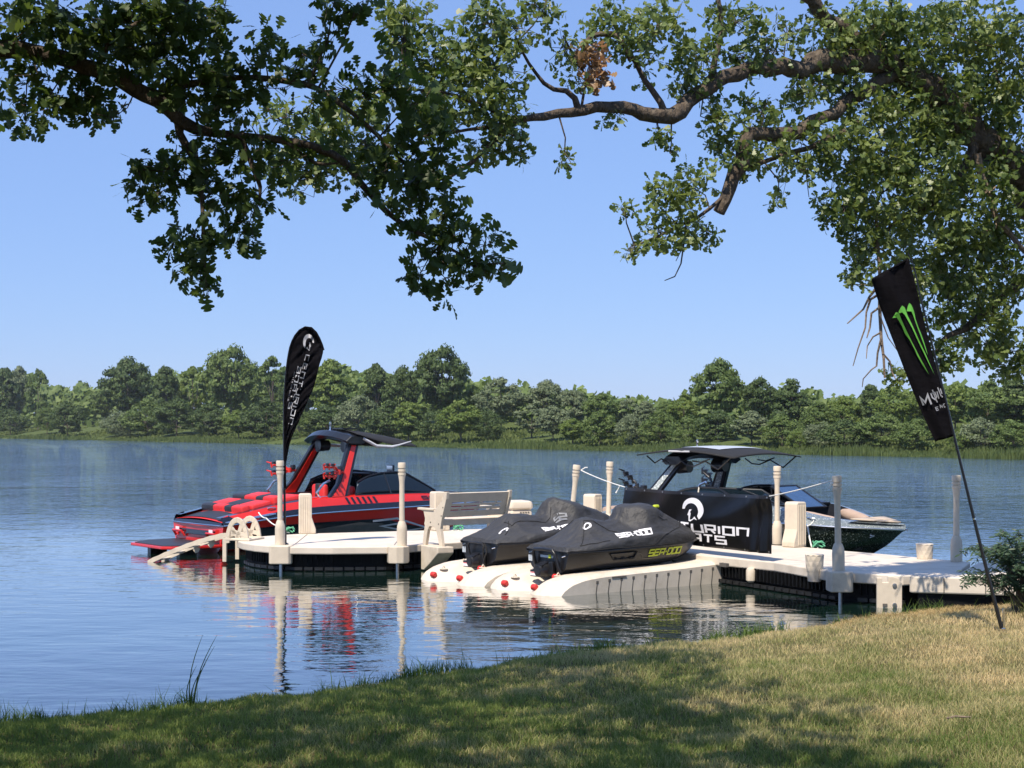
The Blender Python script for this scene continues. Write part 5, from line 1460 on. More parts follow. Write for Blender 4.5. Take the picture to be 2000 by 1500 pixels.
blobsR = [(790, 60, 50, 50), (850, 105, 64, 62), (900, 175, 76, 80), (830, 225, 56, 50), (765, 165, 45, 45, .8), (700, 235, 70, 55, .8), (620, 255, 70, 60, .9), (560, 320, 46, 40), (650, 325, 60, 36), (600, 360, 44, 24, .7), (540, 230, 44, 40, .6), (735, 300, 60, 40, .8), (790, 20, 60, 30),
 (960, 130, 76, 72), (980, 225, 66, 54), (958, 290, 52, 36), (1020, 285, 34, 30, .7), (1102, 308, 22, 20), (1010, 55, 50, 46, .7), (950, 40, 60, 50), (1100, 90, 44, 52, .5), (1060, 20, 50, 40, .7), (1200, 55, 76, 56), (1290, 45, 66, 56), (1370, 115, 56, 56), (1340, 175, 40, 30), (1440, 40, 66, 46), (1500, 90, 56, 38), (1450, 110, 40, 26),
 (1540, 60, 40, 46, .4), (1620, 55, 60, 50, .5), (1700, 50, 76, 56), (1780, 85, 76, 70), (1880, 55, 100, 70), (1960, 120, 80, 95), (1850, 175, 76, 66), (1640, 95, 60, 30, .8), (1560, 190, 50, 30), (1480, 215, 56, 34), (1400, 240, 50, 32), (1288, 265, 24, 24), (1420, 300, 56, 44), (1500, 300, 56, 44), (1580, 268, 72, 44), (1660, 300, 76, 64),
 (1640, 400, 50, 56), (1720, 375, 84, 80), (1700, 475, 60, 42), (1800, 325, 86, 86), (1820, 445, 86, 82), (1905, 400, 86, 110), (1962, 520, 60, 110), (1960, 300, 60, 80), (1300, 385, 46, 44), (1352, 365, 46, 42), (1292, 455, 54, 34), (1342, 440, 52, 36), (1232, 480, 30, 20), (1222, 412, 22, 18), (1390, 455, 18, 26), (1520, 380, 16, 26), (1460, 330, 30, 24),
 (1680, 535, 34, 26), (1770, 545, 60, 50), (1790, 630, 36, 46), (1850, 590, 46, 46), (1838, 695, 44, 36), (1922, 640, 56, 76), (1965, 690, 50, 60), (1762, 735, 34, 22), (1880, 520, 70, 60), (1740, 120, 60, 40), (1930, 200, 76, 70), (1690, 205, 70, 44), (1770, 225, 66, 60), (1650, 165, 50, 34), (1590, 165, 40, 30), (1840, 250, 60, 50), (1730, 300, 60, 50), (1560, 330, 40, 30), (1600, 130, 34, 16, .7), (1480, 140, 40, 18, .8), (1380, 190, 36, 18, .8), (1200, 225, 40, 16, .6), (1750, 160, 50, 26), (1130, 160, 30, 24, .6), (1260, 130, 40, 34, .6), (1310, 300, 16, 16)]
def keepR(x, y, z): return (x > 7.4 or z > 2.4 + .2787 * y + .2 or (x * F / y + 1000) > 2030) and mnoise.noise(Vector((x * .6, y * .6, z * .6))) > -.2
def canopyR(rng, n):
    out = []
    while len(out) < n:
        x, y, z = rng.uniform(2.0, 14), rng.uniform(14.5, 25), rng.uniform(3.2, 11)
        if ((x - 8.6) / 6.2) ** 2 + ((y - 19.6) / 5.2) ** 2 + ((z - 7) / 4) ** 2 < 1 and keepR(x, y, z) and (x * F / y + 1000 > 2030 or z > 2.4 + .2787 * y + .2): out.append((x, y, z))
    return np.array(out)
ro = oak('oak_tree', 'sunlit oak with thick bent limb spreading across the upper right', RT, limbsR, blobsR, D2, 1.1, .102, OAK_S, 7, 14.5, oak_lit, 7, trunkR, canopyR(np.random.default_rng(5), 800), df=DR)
# pale dead branches and the brown leaf cluster
def branch(parent, root, pls, d0, m_, name):
    m = MB(); o_ = None
    for k_, pl in enumerate(pls):
        if name == 'bare_twig' and k_ and pl[0] not in [q for p0 in pls[:k_] for q in [tuple(x) for x in p0]] and not any(abs(pl[0][0] - q[0]) < 1 and abs(pl[0][1] - q[1]) < 1 for p0 in pls[:k_] for q in p0):
            m.build(name, m_, parent, smooth=True); m = MB()
        P_ = [at(x, y, (d0 if d0 else DR(x)) + (i % 3) * .04) - root for i, (x, y, r_) in enumerate(pl)]; m.tube(P_, [r_ * (d0 or 18) / F for x, y, r_ in pl], 6)
    return m.build(name, m_, parent, smooth=True)
branch(ro, RT, [[(1908, 300, 8), (1915, 340, 7), (1930, 378, 7), (1940, 410, 6.5), (1952, 436, 7), (1975, 458, 6), (1990, 480, 5.5), (2010, 500, 5)], [(1952, 436, 5), (1938, 448, 4.5), (1918, 457, 3.5), (1900, 459, 2)], [(1930, 378, 3), (1945, 365, 2)]], 19.4, M['bark_pale'], 'dead_branch')
branch(ro, RT, [[(1716, 380, 3), (1710, 410, 3.4), (1714, 470, 3.6), (1719, 540, 3.8), (1718, 600, 3.6), (1721, 660, 3.2), (1726, 700, 2.6), (1728, 738, 2)], [(1714, 560, 3), (1698, 580, 2.5), (1686, 604, 2), (1655, 632, 1.2)], [(1716, 575, 3), (1700, 585, 2.6), (1692, 610, 2), (1690, 640, 1.8), (1676, 680, 1.4), (1666, 715, .9)], [(1718, 600, 2.4), (1702, 612, 2.2), (1699, 640, 2), (1693, 660, 1.2)], [(1719, 650, 2), (1705, 658, 1.6), (1694, 676, 1.3), (1692, 700, .9)], [(1720, 665, 2.4), (1714, 690, 2), (1712, 715, 1.8), (1702, 722, 1.5), (1686, 740, 1.2), (1684, 756, .8)], [(1724, 690, 2), (1738, 706, 1.8), (1742, 726, 1.4), (1750, 742, .9)], [(1720, 620, 1.6), (1735, 660, 1.2), (1752, 684, .8)], [(1716, 560, 1.6), (1690, 556, 1.2), (1660, 556, .8)]], 18.7, M['bark_pale'], 'dead_branch')
branch(ro, RT, [[(1340, 440, 2.2), (1335, 480, 1.8), (1330, 515, 1.5), (1318, 540, 1.2), (1298, 548, .8)], [(1335, 480, 1.2), (1320, 510, .7)], [(1582, 305, 1.6), (1575, 345, 1.2), (1580, 385, .7)]], None, M['bark'], 'bare_twig')
rngd = np.random.default_rng(2)
cdl = np.array([np.array(at(rngd.normal(1158, 15), rngd.uniform(88, 168), DR(1158) - .1)) for _ in range(34)]) - np.array(RT)
b, d, u, s = sprigs(rngd, cdl, 5, .06, .12); leaf_cloud('dead_leaves', b, d, u, s, OAK_S, M['dry_leaf'], ro, rng=rngd)
branch(ro, RT, [[(1135, 215, 3), (1145, 150, 3), (1110, 90, 2.5), (1100, 70, 2)], [(1145, 150, 2), (1180, 90, 1.6), (1215, 75, 1.2)]], None, M['bark'], 'bare_twig')

# ------------------------------------------------------------------ trees on the far shore
def crown_mesh(name, seed, shape, n=4200, leaf=.030):
    rng = np.random.default_rng(seed); cl = []
    k = int(shape['k'] * 1.7); shift = rng.normal(0, .05, 2)
    for i in range(k):
        d = rand_dirs(rng, 1)[0]; r_ = rng.uniform(.45, 1) ** .5
        z = shape['z'] + d[2] * shape['rz'] * r_
        wz = shape['w']((z - (shape['z'] - shape['rz'])) / (2 * shape['rz']))
        cl.append((d[0] * r_ * wz * .5, d[1] * r_ * wz * .5, z, rng.uniform(*shape['cr']) * rng.uniform(.55, .95)))
    cl = np.array(cl); pk = cl[:, 3] ** 2; pk /= pk.sum()
    ci = rng.choice(k, n, p=pk); dd = rand_dirs(rng, n); dd[:, 2] = np.abs(dd[:, 2]) * .7 + dd[:, 2] * .35; dd /= np.linalg.norm(dd, axis=1, keepdims=True)
    r_ = cl[ci, 3] * rng.uniform(.35, 1.25, n)
    P_ = cl[ci, :3] + dd * r_[:, None] * np.array([1.1, 1.1, .85])
    nr = dd + rng.normal(size=(n, 3)) * .45; nr /= np.linalg.norm(nr, axis=1, keepdims=True)
    a = np.cross(nr, rand_dirs(rng, n)); a /= np.linalg.norm(a, axis=1, keepdims=True); b = np.cross(nr, a)
    s = leaf * rng.uniform(.5, 1.25, n)[:, None]
    V = np.stack([P_ - a * s - b * s * .6, P_ + a * s - b * s * .5, P_ + a * s * .8 + b * s * .7, P_ - a * s * .9 + b * s * .6], axis=1).reshape(-1, 3)
    Q = np.arange(n * 4).reshape(n, 4)
    return V, Q, cl
SH = {
 'round': dict(k=46, z=.60, rz=.36, cr=(.08, .15), w=lambda t: .92 * math.sqrt(max(.05, 1 - (2 * t - .95) ** 2))),
 'tall': dict(k=44, z=.58, rz=.38, cr=(.07, .12), w=lambda t: .66 * math.sqrt(max(.08, 1 - (1.8 * t - .75) ** 2))),
 'pointed': dict(k=40, z=.55, rz=.40, cr=(.06, .12), w=lambda t: .85 * (1.04 - t) ** .7),
 'airy': dict(k=30, z=.60, rz=.36, cr=(.05, .10), w=lambda t: .80 * math.sqrt(max(.06, 1 - (1.9 * t - .95) ** 2))),
 'low': dict(k=40, z=.46, rz=.40, cr=(.10, .18), w=lambda t: 1.15 * math.sqrt(max(.1, 1 - (1.5 * t - .45) ** 2))),
 'bush': dict(k=30, z=.42, rz=.36, cr=(.14, .22), w=lambda t: 1.3 * math.sqrt(max(.1, 1 - (1.3 * t - .3) ** 2)))}
FM = {'dark': leaf_mat('far_leaf_dark', (.030, .060, .018), (.100, .145, .044), .2, .6, .3),
      'mid': leaf_mat('far_leaf_mid', (.052, .095, .024), (.150, .205, .056), .2, .6, .3),
      'lime': leaf_mat('far_leaf_lime', (.070, .125, .024), (.185, .240, .058), .25, .6, .3),
      'grey': leaf_mat('far_leaf_grey', (.080, .115, .055), (.200, .240, .130), .2, .6, .3)}
PROTO = {}
def proto(kind, var):
    key = (kind, var)
    if key in PROTO: return PROTO[key]
    V, Q, cl = crown_mesh('crown', hash(kind) % 1000 * 0 + sum(map(ord, kind)) * 7 + var * 31, SH[kind], 5500 if kind == 'airy' else (5000 if kind == 'bush' else 8500), .022)
    me_o = fast_mesh('crown', V, Q, FM['mid'])
    mb = MB(); rnd = random.Random(var * 7 + len(kind)); top_ = SH[kind]['z'] + SH[kind]['rz'] * .5
    mb.tube([(0, 0, -.06), (.005, .0, .15), (.012 * rnd.uniform(-1, 1), 0, .4), (.02 * rnd.uniform(-1, 1), 0, top_)], [.022, .017, .012, .003], 6)
    for c in cl[:10]:
        z0 = rnd.uniform(.15, .45); mb.tube([(0, 0, z0), (c[0] * .5, c[1] * .5, (z0 + c[2]) * .5 + .02), tuple(c[:3])], [.009, .006, .002], 4, caps=False)
    tr = mb.build('trunk', M['bark_far'], None, smooth=True, fix=False)
    for o in (me_o, tr): COL.objects.unlink(o)
    PROTO[key] = (me_o.data, tr.data); bpy.data.objects.remove(me_o); bpy.data.objects.remove(tr)
    return PROTO[key]
TN = {'round': 'deciduous_tree', 'tall': 'deciduous_tree', 'pointed': 'deciduous_tree', 'airy': 'deciduous_tree', 'low': 'deciduous_tree', 'bush': 'shoreline_bush'}
cnt = {}
def far_tree(px, top_, wpx, off, kind, col, label, base_sink=0.0):
    # the point 'off' metres inland along the sight line
    k = (px - 1000.0) / F
    # shoreline: P = (0,180)+SD*a ; inland distance u = (P-(0,180)).SN ; on ray (kY, Y)
    Y = (off + 180 * SN[1]) / (k * SN[0] + SN[1])
    x = k * Y; z0 = float(far_h(off)) - .15
    zt = EYE - (top_ - HOR) * Y / F; h = zt - z0; wd = wpx * Y / F
    cnt[kind] = cnt.get(kind, 0) + 1; var = cnt[kind] % 3
    cm, tm = proto(kind, var)
    group = 'bushes along the far shore' if kind == 'bush' else 'trees along the far shore'
    t = thing(TN[kind], label, 'bush' if kind == 'bush' else 'tree', (x, Y, z0), random.Random(px).uniform(0, 6.28), group)
    zs = h / (SH[kind]['z'] + SH[kind]['rz'] + .06); nominal = {'round': .98, 'tall': .76, 'pointed': .80, 'airy': .84, 'low': 1.2, 'bush': 1.42}[kind]
    t.scale = (wd / nominal, wd / nominal, zs)
    for me, nm in ((cm, 'crown'), (tm, 'trunk')):
        o = bpy.data.objects.new(nm, me); link(o, t)
        if nm == 'crown': o.material_slots[0].link = 'OBJECT'; o.material_slots[0].material = FM[col]
    return t
FAR = [
 (8, 708, 62, 14, 'tall', 'dark', 'tall dark tree cut off by the photo\'s left edge'),
 (38, 711, 58, 20, 'tall', 'grey', 'tall greyish tree, second from the left edge'),
 (74, 713, 52, 16, 'airy', 'mid', 'thin airy tree with see-through top near the left edge'),
 (122, 752, 70, 46, 'low', 'lime', 'low pale tree in the dip left of the broad crowned group'),
 (168, 748, 66, 44, 'low', 'mid', 'low rounded tree filling the dip left of the broad crown'),
 (205, 752, 60, 30, 'round', 'mid', 'mid green tree leaning on the broad crown\'s left side'),
 (250, 697, 108, 18, 'round', 'dark', 'broad flat-topped dark tree left of the teardrop flag group'),
 (324, 700, 72, 15, 'pointed', 'dark', 'pointed dark tree right beside the broad flat-topped one'),
 (376, 713, 66, 20, 'airy', 'lime', 'light airy tree between the pointed and the tallest left tree'),
 (452, 671, 112, 24, 'round', 'mid', 'tallest left tree with domed crown, left of the teardrop flag'),
 (532, 687, 84, 18, 'airy', 'mid', 'light leafy tree partly hidden by the teardrop flag'),
 (582, 712, 80, 15, 'round', 'dark', 'dark tree directly behind the teardrop flag'),
 (646, 699, 92, 14, 'tall', 'lime', 'dense bright green tree just right of the teardrop flag'),
 (735, 703, 76, 16, 'pointed', 'dark', 'dark spiky-topped tree above the red boat\'s black canopy'),
 (787, 714, 78, 19, 'round', 'dark', 'dark rounded tree between the spiky one and tall oval one'),
 (864, 671, 114, 20, 'round', 'dark', 'very tall oval-crowned tree standing above the bench'),
 (930, 752, 70, 26, 'low', 'mid', 'medium tree at the tall oval tree\'s right foot'),
 (978, 737, 98, 17, 'round', 'grey', 'grey-green tree with bare trunks right of the tall oval tree'),
 (1068, 742, 92, 22, 'round', 'grey', 'pale domed tree above the leaning dock post'),
 (1122, 755, 58, 17, 'tall', 'grey', 'slender pale tree right of the pale domed one'),
 (1174, 766, 78, 14, 'round', 'mid', 'even round-topped tree above the thin dock post'),
 (1222, 775, 62, 17, 'airy', 'grey', 'silvery loose tree left of the dark boat\'s canopy'),
 (1260, 781, 56, 13, 'tall', 'grey', 'silvery slim tree just left of the dark boat\'s canopy'),
 (1300, 783, 60, 22, 'low', 'mid', 'low tree at the gap above the canopy\'s left tip'),
 (1335, 767, 66, 17, 'round', 'lime', 'lime green tree above the dark boat\'s canopy'),
 (1406, 700, 112, 18, 'round', 'mid', 'tall globe-crowned tree above the dark boat\'s canopy'),
 (1484, 734, 76, 20, 'round', 'dark', 'dark rounded tree touching the globe-crowned tree\'s right side'),
 (1546, 740, 84, 17, 'pointed', 'dark', 'dark tree sloping down towards the low right-hand woods'),
 (1600, 784, 76, 16, 'low', 'mid', 'low mid-green tree right of the dark sloping one'),
 (1648, 774, 84, 20, 'low', 'lime', 'low bright tree under the hanging dead twigs'),
 (1702, 740, 62, 22, 'pointed', 'dark', 'dark conical tree left of the leaning flag'),
 (1745, 752, 84, 16, 'round', 'lime', 'bright tree partly behind the leaning flag\'s left edge'),
 (1800, 758, 84, 20, 'round', 'lime', 'yellow-green tree behind the leaning flag'),
 (1866, 746, 92, 18, 'round', 'lime', 'lime tree right of the leaning flag\'s lettering'),
 (1930, 742, 96, 15, 'round', 'mid', 'large mid-green tree right of the leaning flag pole'),
 (1985, 735, 92, 17, 'tall', 'dark', 'dark tree cut off by the photo\'s right edge'),
 (2040, 740, 90, 16, 'round', 'mid', 'tree just beyond the photo\'s right edge')]
for a in FAR: far_tree(*a)
BUSH = [
 (20, 800, 70, 6, 'bush', 'dark', 'dark bush at the water below the left edge trees'),
 (92, 792, 44, 8, 'bush', 'mid', 'small round bush on the open slope near the left edge'),
 (132, 782, 56, 4, 'low', 'dark', 'dark leaning tree standing in front of the grassy dip'),
 (236, 802, 70, 5, 'bush', 'grey', 'greyish willow bush below the broad flat-topped tree'),
 (288, 780, 80, 8, 'low', 'mid', 'mid-green tree low below the pointed dark tree'),
 (345, 778, 80, 7, 'low', 'dark', 'dark low tree below the light airy one'),
 (408, 788, 70, 9, 'low', 'dark', 'shadowy low tree left of the small lime tree'),
 (466, 800, 52, 3, 'round', 'lime', 'small lime tree with thin trunk by the water'),
 (520, 778, 84, 7, 'low', 'dark', 'dark low tree left of the flag\'s foot'),
 (585, 800, 66, 4, 'bush', 'mid', 'leafy bush at the water behind the flag\'s lower end'),
 (640, 790, 80, 9, 'low', 'dark', 'dark low tree above the red tower\'s left leg'),
 (700, 770, 84, 7, 'low', 'grey', 'grey-green low tree above the red tower\'s top'),
 (760, 782, 80, 6, 'low', 'dark', 'dark low tree behind the drooping canopy'),
 (798, 778, 54, 4, 'tall', 'lime', 'slim lime tree right of the drooping canopy'),
 (842, 800, 66, 6, 'bush', 'dark', 'dark bush below the tall oval tree'),
 (900, 780, 72, 4, 'round', 'lime', 'bright yellow-green rounded tree near the water'),
 (955, 800, 60, 7, 'bush', 'dark', 'dark bush right of the bright yellow-green tree'),
 (1038, 790, 62, 8, 'airy', 'grey', 'thin grey tree below the pale domed one'),
 (1080, 792, 56, 6, 'round', 'grey', 'small grey-green tree on the meadow\'s left side'),
 (1118, 816, 46, 3, 'round', 'lime', 'small lollipop-shaped lime tree on the meadow'),
 (1172, 800, 62, 3, 'low', 'mid', 'mid-green tree with stems at the meadow\'s right side'),
 (1232, 808, 54, 4, 'low', 'grey', 'silvery low tree on the shore left of the canopy'),
 (1290, 800, 66, 5, 'low', 'mid', 'mid-green bushy tree behind the canopy\'s left tip'),
 (1345, 812, 70, 5, 'bush', 'mid', 'bush directly above the canopy\'s roof panel'),
 (1402, 800, 80, 6, 'low', 'dark', 'dark low tree at the globe-crowned tree\'s foot'),
 (1468, 800, 64, 4, 'tall', 'grey', 'pale slim tree with visible bare trunk on the shore'),
 (1528, 808, 70, 5, 'low', 'mid', 'mid-green low tree above the canopy\'s right tip'),
 (1562, 838, 50, 3, 'bush', 'lime', 'pale yellowish bush right of the canopy tip'),
 (1600, 826, 62, 4, 'bush', 'grey', 'grey bush above the post by the banner\'s end'),
 (1650, 818, 84, 3, 'low', 'dark', 'dense dark low tree at the water, right of centre'),
 (1722, 806, 84, 5, 'low', 'mid', 'mid-green low tree left of the leaning flag\'s foot'),
 (1790, 816, 80, 4, 'low', 'mid', 'leafy tree directly behind the leaning flag\'s lower end'),
 (1874, 836, 46, 2, 'bush', 'lime', 'small lime bush right of the leaning flag\'s lower corner'),
 (1915, 815, 80, 4, 'low', 'grey', 'grey-green low tree near the right edge'),
 (1980, 820, 80, 3, 'low', 'mid', 'mid-green low tree at the water by the right edge')]
for a in BUSH: far_tree(a[0], a[1], a[2] * 1.22, a[3] * .8, *a[4:])
# the wood behind, one mass
rng = np.random.default_rng(21); n = 26000
pxs = rng.uniform(-60, 2080, n); prof = np.interp(pxs, [-60, 60, 95, 200, 240, 700, 760, 900, 1000, 1150, 1250, 1300, 1400, 1560, 1640, 1720, 2080], [735, 735, 762, 760, 735, 728, 736, 745, 762, 775, 790, 792, 770, 770, 792, 772, 762]) + 5 * np.sin(pxs * .11) + 4 * np.sin(pxs * .27)
off = rng.uniform(30, 44, n); k = (pxs - 1000) / F; Y = (off + 180 * SN[1]) / (k * SN[0] + SN[1])
zt = EYE - (prof - HOR) * Y / F; z0 = far_h(off); f_ = rng.random(n) ** .7
P_ = np.column_stack([k * Y, Y, z0 + (zt - z0) * f_])
P_ += rng.normal(size=(n, 3)) * .4
s = (Y / F * 6.5 * rng.uniform(.5, 1.3, n))[:, None]; nr = rng.normal(size=(n, 3)) * .6 + np.array([-.2, -.6, .6]); nr /= np.linalg.norm(nr, axis=1, keepdims=True)
a = np.cross(nr, rand_dirs(rng, n)); a /= np.linalg.norm(a, axis=1, keepdims=True); b = np.cross(nr, a)
V = np.stack([P_ - a * s - b * s * .6, P_ + a * s - b * s * .5, P_ + a * s * .8 + b * s * .7, P_ - a * s * .9 + b * s * .6], axis=1).reshape(-1, 3)
tag(fast_mesh('woodland', V, np.arange(n * 4).reshape(n, 4), FM['mid']), 'continuous green wood behind the shoreline trees', 'woodland', kind='stuff')

# reeds and meadow grass along the far shore
def blade_field(name, X, Yv, Zv, hgt, wid, lean, m, kind='stuff', label=None, cat=None, parent=None, rng=None, face=None):
    n = len(X); ang = rng.uniform(0, np.pi, n) if face is None else face + rng.normal(0, .5, n)
    dx, dy = np.cos(ang), np.sin(ang); la = rng.uniform(0, 2 * np.pi, n); lx, ly = np.cos(la) * lean * hgt, np.sin(la) * lean * hgt
    V = np.zeros((n, 6, 3))
    for i, (t, w) in enumerate(((0, 1), (.55, .8), (1, .12))):
        cx, cy, cz = X + lx * t * t, Yv + ly * t * t, Zv + hgt * t * (1 - .25 * lean * t)
        V[:, i * 2, 0] = cx - dx * wid * w; V[:, i * 2, 1] = cy - dy * wid * w; V[:, i * 2, 2] = cz
        V[:, i * 2 + 1, 0] = cx + dx * wid * w; V[:, i * 2 + 1, 1] = cy + dy * wid * w; V[:, i * 2 + 1, 2] = cz
    idx = np.arange(n * 6).reshape(n, 6)
    Q = np.concatenate([idx[:, [0, 1, 3, 2]], idx[:, [2, 3, 5, 4]]])
    o = fast_mesh(name, V.reshape(-1, 3), Q, m, parent)
    if parent is None: tag(o, label, cat, kind=kind)
    return o
reed_m = leaf_mat('reed_leaf', (.050, .085, .026), (.115, .150, .050), .2, .7, .2)
n = 16000; pxs = rng.uniform(-60, 2080, n); off = rng.uniform(-1.6, 1.8, n); k = (pxs - 1000) / F; Y = (off + 180 * SN[1]) / (k * SN[0] + SN[1])
blade_field('reeds', k * Y, Y, np.maximum(-.1, far_h(off)), rng.uniform(.30, .85, n) * (.75 + .4 * np.sin(pxs * .02)) , Y / F * 1.3, rng.uniform(0, .3, n), reed_m, label='belt of pale green reeds lining the far waterline', cat='reeds', rng=rng, face=0)
mead_m = leaf_mat('meadow_leaf', (.055, .085, .022), (.135, .165, .052), .2, .7, .2)
n = 22000; pxs = rng.uniform(-60, 2080, n); off = rng.uniform(1.5, 22, n); k = (pxs - 1000) / F; Y = (off + 180 * SN[1]) / (k * SN[0] + SN[1])
blade_field('meadow_grass', k * Y, Y, far_h(off) - .1, rng.uniform(.25, .55, n), Y / F * 2.2, rng.uniform(0, .6, n), mead_m, label='tall meadow grass on the slope beneath the far trees', cat='grass', rng=rng, face=0)

# ------------------------------------------------------------------ bank grass
def grass_mat():
    m = leaf_mat('bank_grass', (.090, .145, .034), (.220, .275, .085), .40, .7, .2)
    nt = m.node_tree; L = nt.links.new; p = nt.nodes['Principled BSDF']
    g = N(nt, 'ShaderNodeNewGeometry'); tc = N(nt, 'ShaderNodeTexCoord')
    nz = N(nt, 'ShaderNodeTexNoise'); nz.inputs['Scale'].default_value = 1.3; nz.inputs['Detail'].default_value = 4; L(tc.outputs['Object'], nz.inputs[0])
    sep = N(nt, 'ShaderNodeSeparateXYZ'); L(tc.outputs['Object'], sep.inputs[0])
    # the lawn is drier on the knoll to the right
    def math_(op, a, b, c=None):
        q = N(nt, 'ShaderNodeMath', operation=op)
        for i, v in enumerate((a, b, c)):
            if v is None: continue
            if isinstance(v, (int, float)): q.inputs[i].default_value = v
            else: L(v, q.inputs[i])
        return q.outputs[0]
    dry = math_('MULTIPLY_ADD', sep.outputs[0], .085, math_('MULTIPLY_ADD', sep.outputs[1], .052, -.78))
    dry = math_('ADD', dry, math_('MULTIPLY_ADD', nz.outputs['Fac'], 1.7, -.85))
    dry = math_('ADD', dry, math_('MULTIPLY_ADD', g.outputs['Random Per Island'], .6, -.3))
    cl = N(nt, 'ShaderNodeClamp'); L(math_('ADD', dry, .26), cl.inputs[0])
    mx = N(nt, 'ShaderNodeMix', data_type='RGBA'); L(cl.outputs[0], mx.inputs[0])
    old = p.inputs['Base Color'].links[0].from_socket; L(old, mx.inputs[6]); mx.inputs[7].default_value = (.72, .58, .33, 1)
    L(mx.outputs[2], p.inputs['Base Color'])
    for n_ in nt.nodes:
        if n_.type == 'HUE_SAT': L(mx.outputs[2], n_.inputs['Color'])
    return m
gm = grass_mat(); rng = np.random.default_rng(9)
def sample_bank(n, near=7.6, far=21.5, margin=1.6, tmax=None):
    out_x, out_y = [], []; got = 0
    while got < n:
        y = near * (far / near) ** rng.random(n * 2)          # denser close to the viewer
        x = rng.uniform(-1, 1, n * 2) * (y * .3334 + margin)
        t = edge_y(x) - y; ok = t > -.04
        if tmax: ok &= t < tmax
        out_x.append(x[ok]); out_y.append(y[ok]); got += ok.sum()
    return np.concatenate(out_x)[:n], np.concatenate(out_y)[:n]
X, Yv = sample_bank(230000)
tuft = np.array([mnoise.noise(Vector((x * 2.4, y * 2.4, 0))) for x, y in zip(X, Yv)])
hg = (.036 + .024 * tuft + rng.uniform(0, .03, len(X))).clip(.016, .12)
blade_field('grass', X, Yv, ground_h(X, Yv) - .004, hg, .0019 + .0001 * Yv, rng.uniform(.1, .95, len(X)), gm, label='short dry and green lawn grass covering the bank', cat='grass', rng=rng)
# taller fringe at the water's edge
fr_m = leaf_mat('fringe_grass', (.040, .085, .016), (.13, .20, .045), .3, .6, .3)
X, Yv = sample_bank(9000, tmax=.34)
cl = np.array([mnoise.noise(Vector((x * 1.9, y * 1.9, 4))) for x, y in zip(X, Yv)]) + .25 * np.array([mnoise.noise(Vector((x * 9, y * 9, 4))) for x, y in zip(X, Yv)])
keep = cl > -.05; X, Yv, cl = X[keep], Yv[keep], cl[keep]
hg = (.05 + .20 * cl.clip(0, 1) + rng.exponential(.035, len(X))).clip(.04, .32)
blade_field('edge_grass', X, Yv, ground_h(X, Yv) - .01, hg, .0024 + .0001 * Yv, rng.uniform(.1, .7, len(X)), fr_m, label='taller green grass fringe along the water\'s edge', cat='grass', rng=rng)
# straw-coloured mound of cut grass on the knoll
X = rng.normal(4.9, .75, 5000); Yv = edge_y(X) - np.abs(rng.normal(.45, .35, 5000))
blade_field('cut_grass', X, Yv, ground_h(X, Yv), rng.uniform(.03, .11, 5000), np.full(5000, .0035), rng.uniform(.8, 1.8, 5000), leaf_mat('straw', (.24, .17, .07), (.46, .36, .18), .2, .8, .1), label='dry straw heap on the bank near the gangway', cat='straw', rng=rng)
# a few tall rushes by the water
bx = at(375, 1372, 12.45); rt = Vector((bx.x, 12.42, float(ground_h(bx.x, 12.42))))
t = thing('rush_clump', 'few tall thin rushes standing alone at the left water\'s edge', 'rushes', rt)
for i, (px, py, lx) in enumerate(((396, 1240, .0), (402, 1296, .01), (424, 1240, .02), (419, 1262, .03), (384, 1300, -.01))):
    tip = at(px, py, 12.42) - rt; m = MB(); b = Vector((lx - .01, 0, -.02))
    pts = [b.lerp(tip, k / 7) + Vector((-.045 * math.sin(math.pi * k / 7), 0, 0)) for k in range(8)]
    m.tube(pts, [.005, .005, .0048, .0045, .004, .0035, .0025, .001], 5); m.build('stem', fr_m, t, smooth=True)

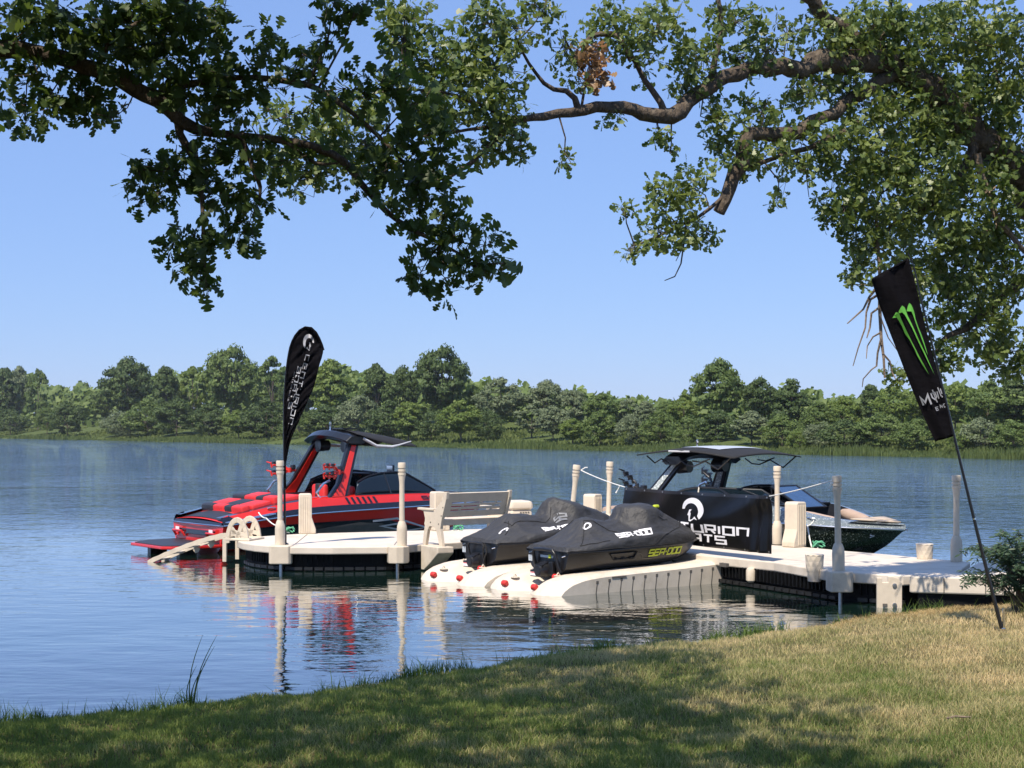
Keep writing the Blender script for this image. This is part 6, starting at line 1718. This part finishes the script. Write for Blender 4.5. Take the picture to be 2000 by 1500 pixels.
# fine-leaved bush at the right by the gangway
rb = Vector((5.75, 17.4, float(ground_h(5.75, 17.4)))); rngb = np.random.default_rng(33)
t = thing('locust_bush', 'feathery dark green bush beside the gangway at the right edge', 'bush', rb)
m = MB(); bases = []; dirs = []
for i in range(95):
    tgt = Vector((rngb.uniform(-.50, .9), rngb.uniform(-.5, .5), rngb.uniform(.30, .98)))
    tgt.z -= .30 * max(0, abs(tgt.x) - .35)
    mid_ = Vector((tgt.x * .35, tgt.y * .35, tgt.z * .75)); end = tgt + Vector((tgt.x * .22, 0, -.07))
    m.tube([Vector((rngb.normal(.15, .08), rngb.normal(0, .06), -.05)), mid_, tgt, end], [.009, .006, .0035, .001], 5, caps=False)
    for k in range(34):
        f = k / 33; p = mid_.lerp(tgt, min(1, f * 1.5)) if f < .66 else tgt.lerp(end, (f - .66) * 3)
        for sg in (-1, 1):
            bases.append(p + Vector(rngb.normal(size=3)) * .012); d = Vector((sg * rngb.uniform(.3, 1), rngb.normal(0, .6), rngb.uniform(-.6, .25))); dirs.append(d)
m.build('stems', M['bark_far'], t, smooth=True, fix=False)
bases = np.array([tuple(p) for p in bases]); dirs = np.array([tuple(p) for p in dirs]); up = rand_dirs(rngb, len(bases)) * .5 + np.array([0, -.3, .7])
leaf_cloud('foliage', bases, dirs, up, rngb.uniform(.045, .085, len(bases)), [(0, .03), (.35, .12), (.75, .10), (1, .02)], leaf_mat('locust_leaf', (.030, .065, .032), (.085, .14, .075), .3, .5, .4), t, rng=rngb)
# long pale grass tuft at its foot
n = 420; X = rng.normal(6.05, .16, n); Yv = rng.normal(17.0, .12, n)
o = blade_field('grass_tuft', X, Yv, ground_h(X, Yv) - .02, rng.uniform(.14, .36, n), np.full(n, .004), rng.uniform(.3, 1.2, n), leaf_mat('tuft_leaf', (.08, .12, .03), (.24, .26, .09), .3, .6, .3), label='tuft of long pale grass at the bush\'s foot', cat='grass', rng=rng)

# one pale stick on the lawn
q = at(1872, 1452, 9.75); st = thing('fallen_stick', 'short pale stick lying in the grass at lower right', 'stick', (q.x, 9.75, float(ground_h(q.x, 9.75)) + .035), .2)
m = MB(); m.tube([(-.08, 0, 0), (-.02, .008, .008), (.04, -.004, .004), (.09, .01, .0)], [.006, .008, .007, .004], 7); m.build('stem', M['bark_pale'], st, smooth=True)
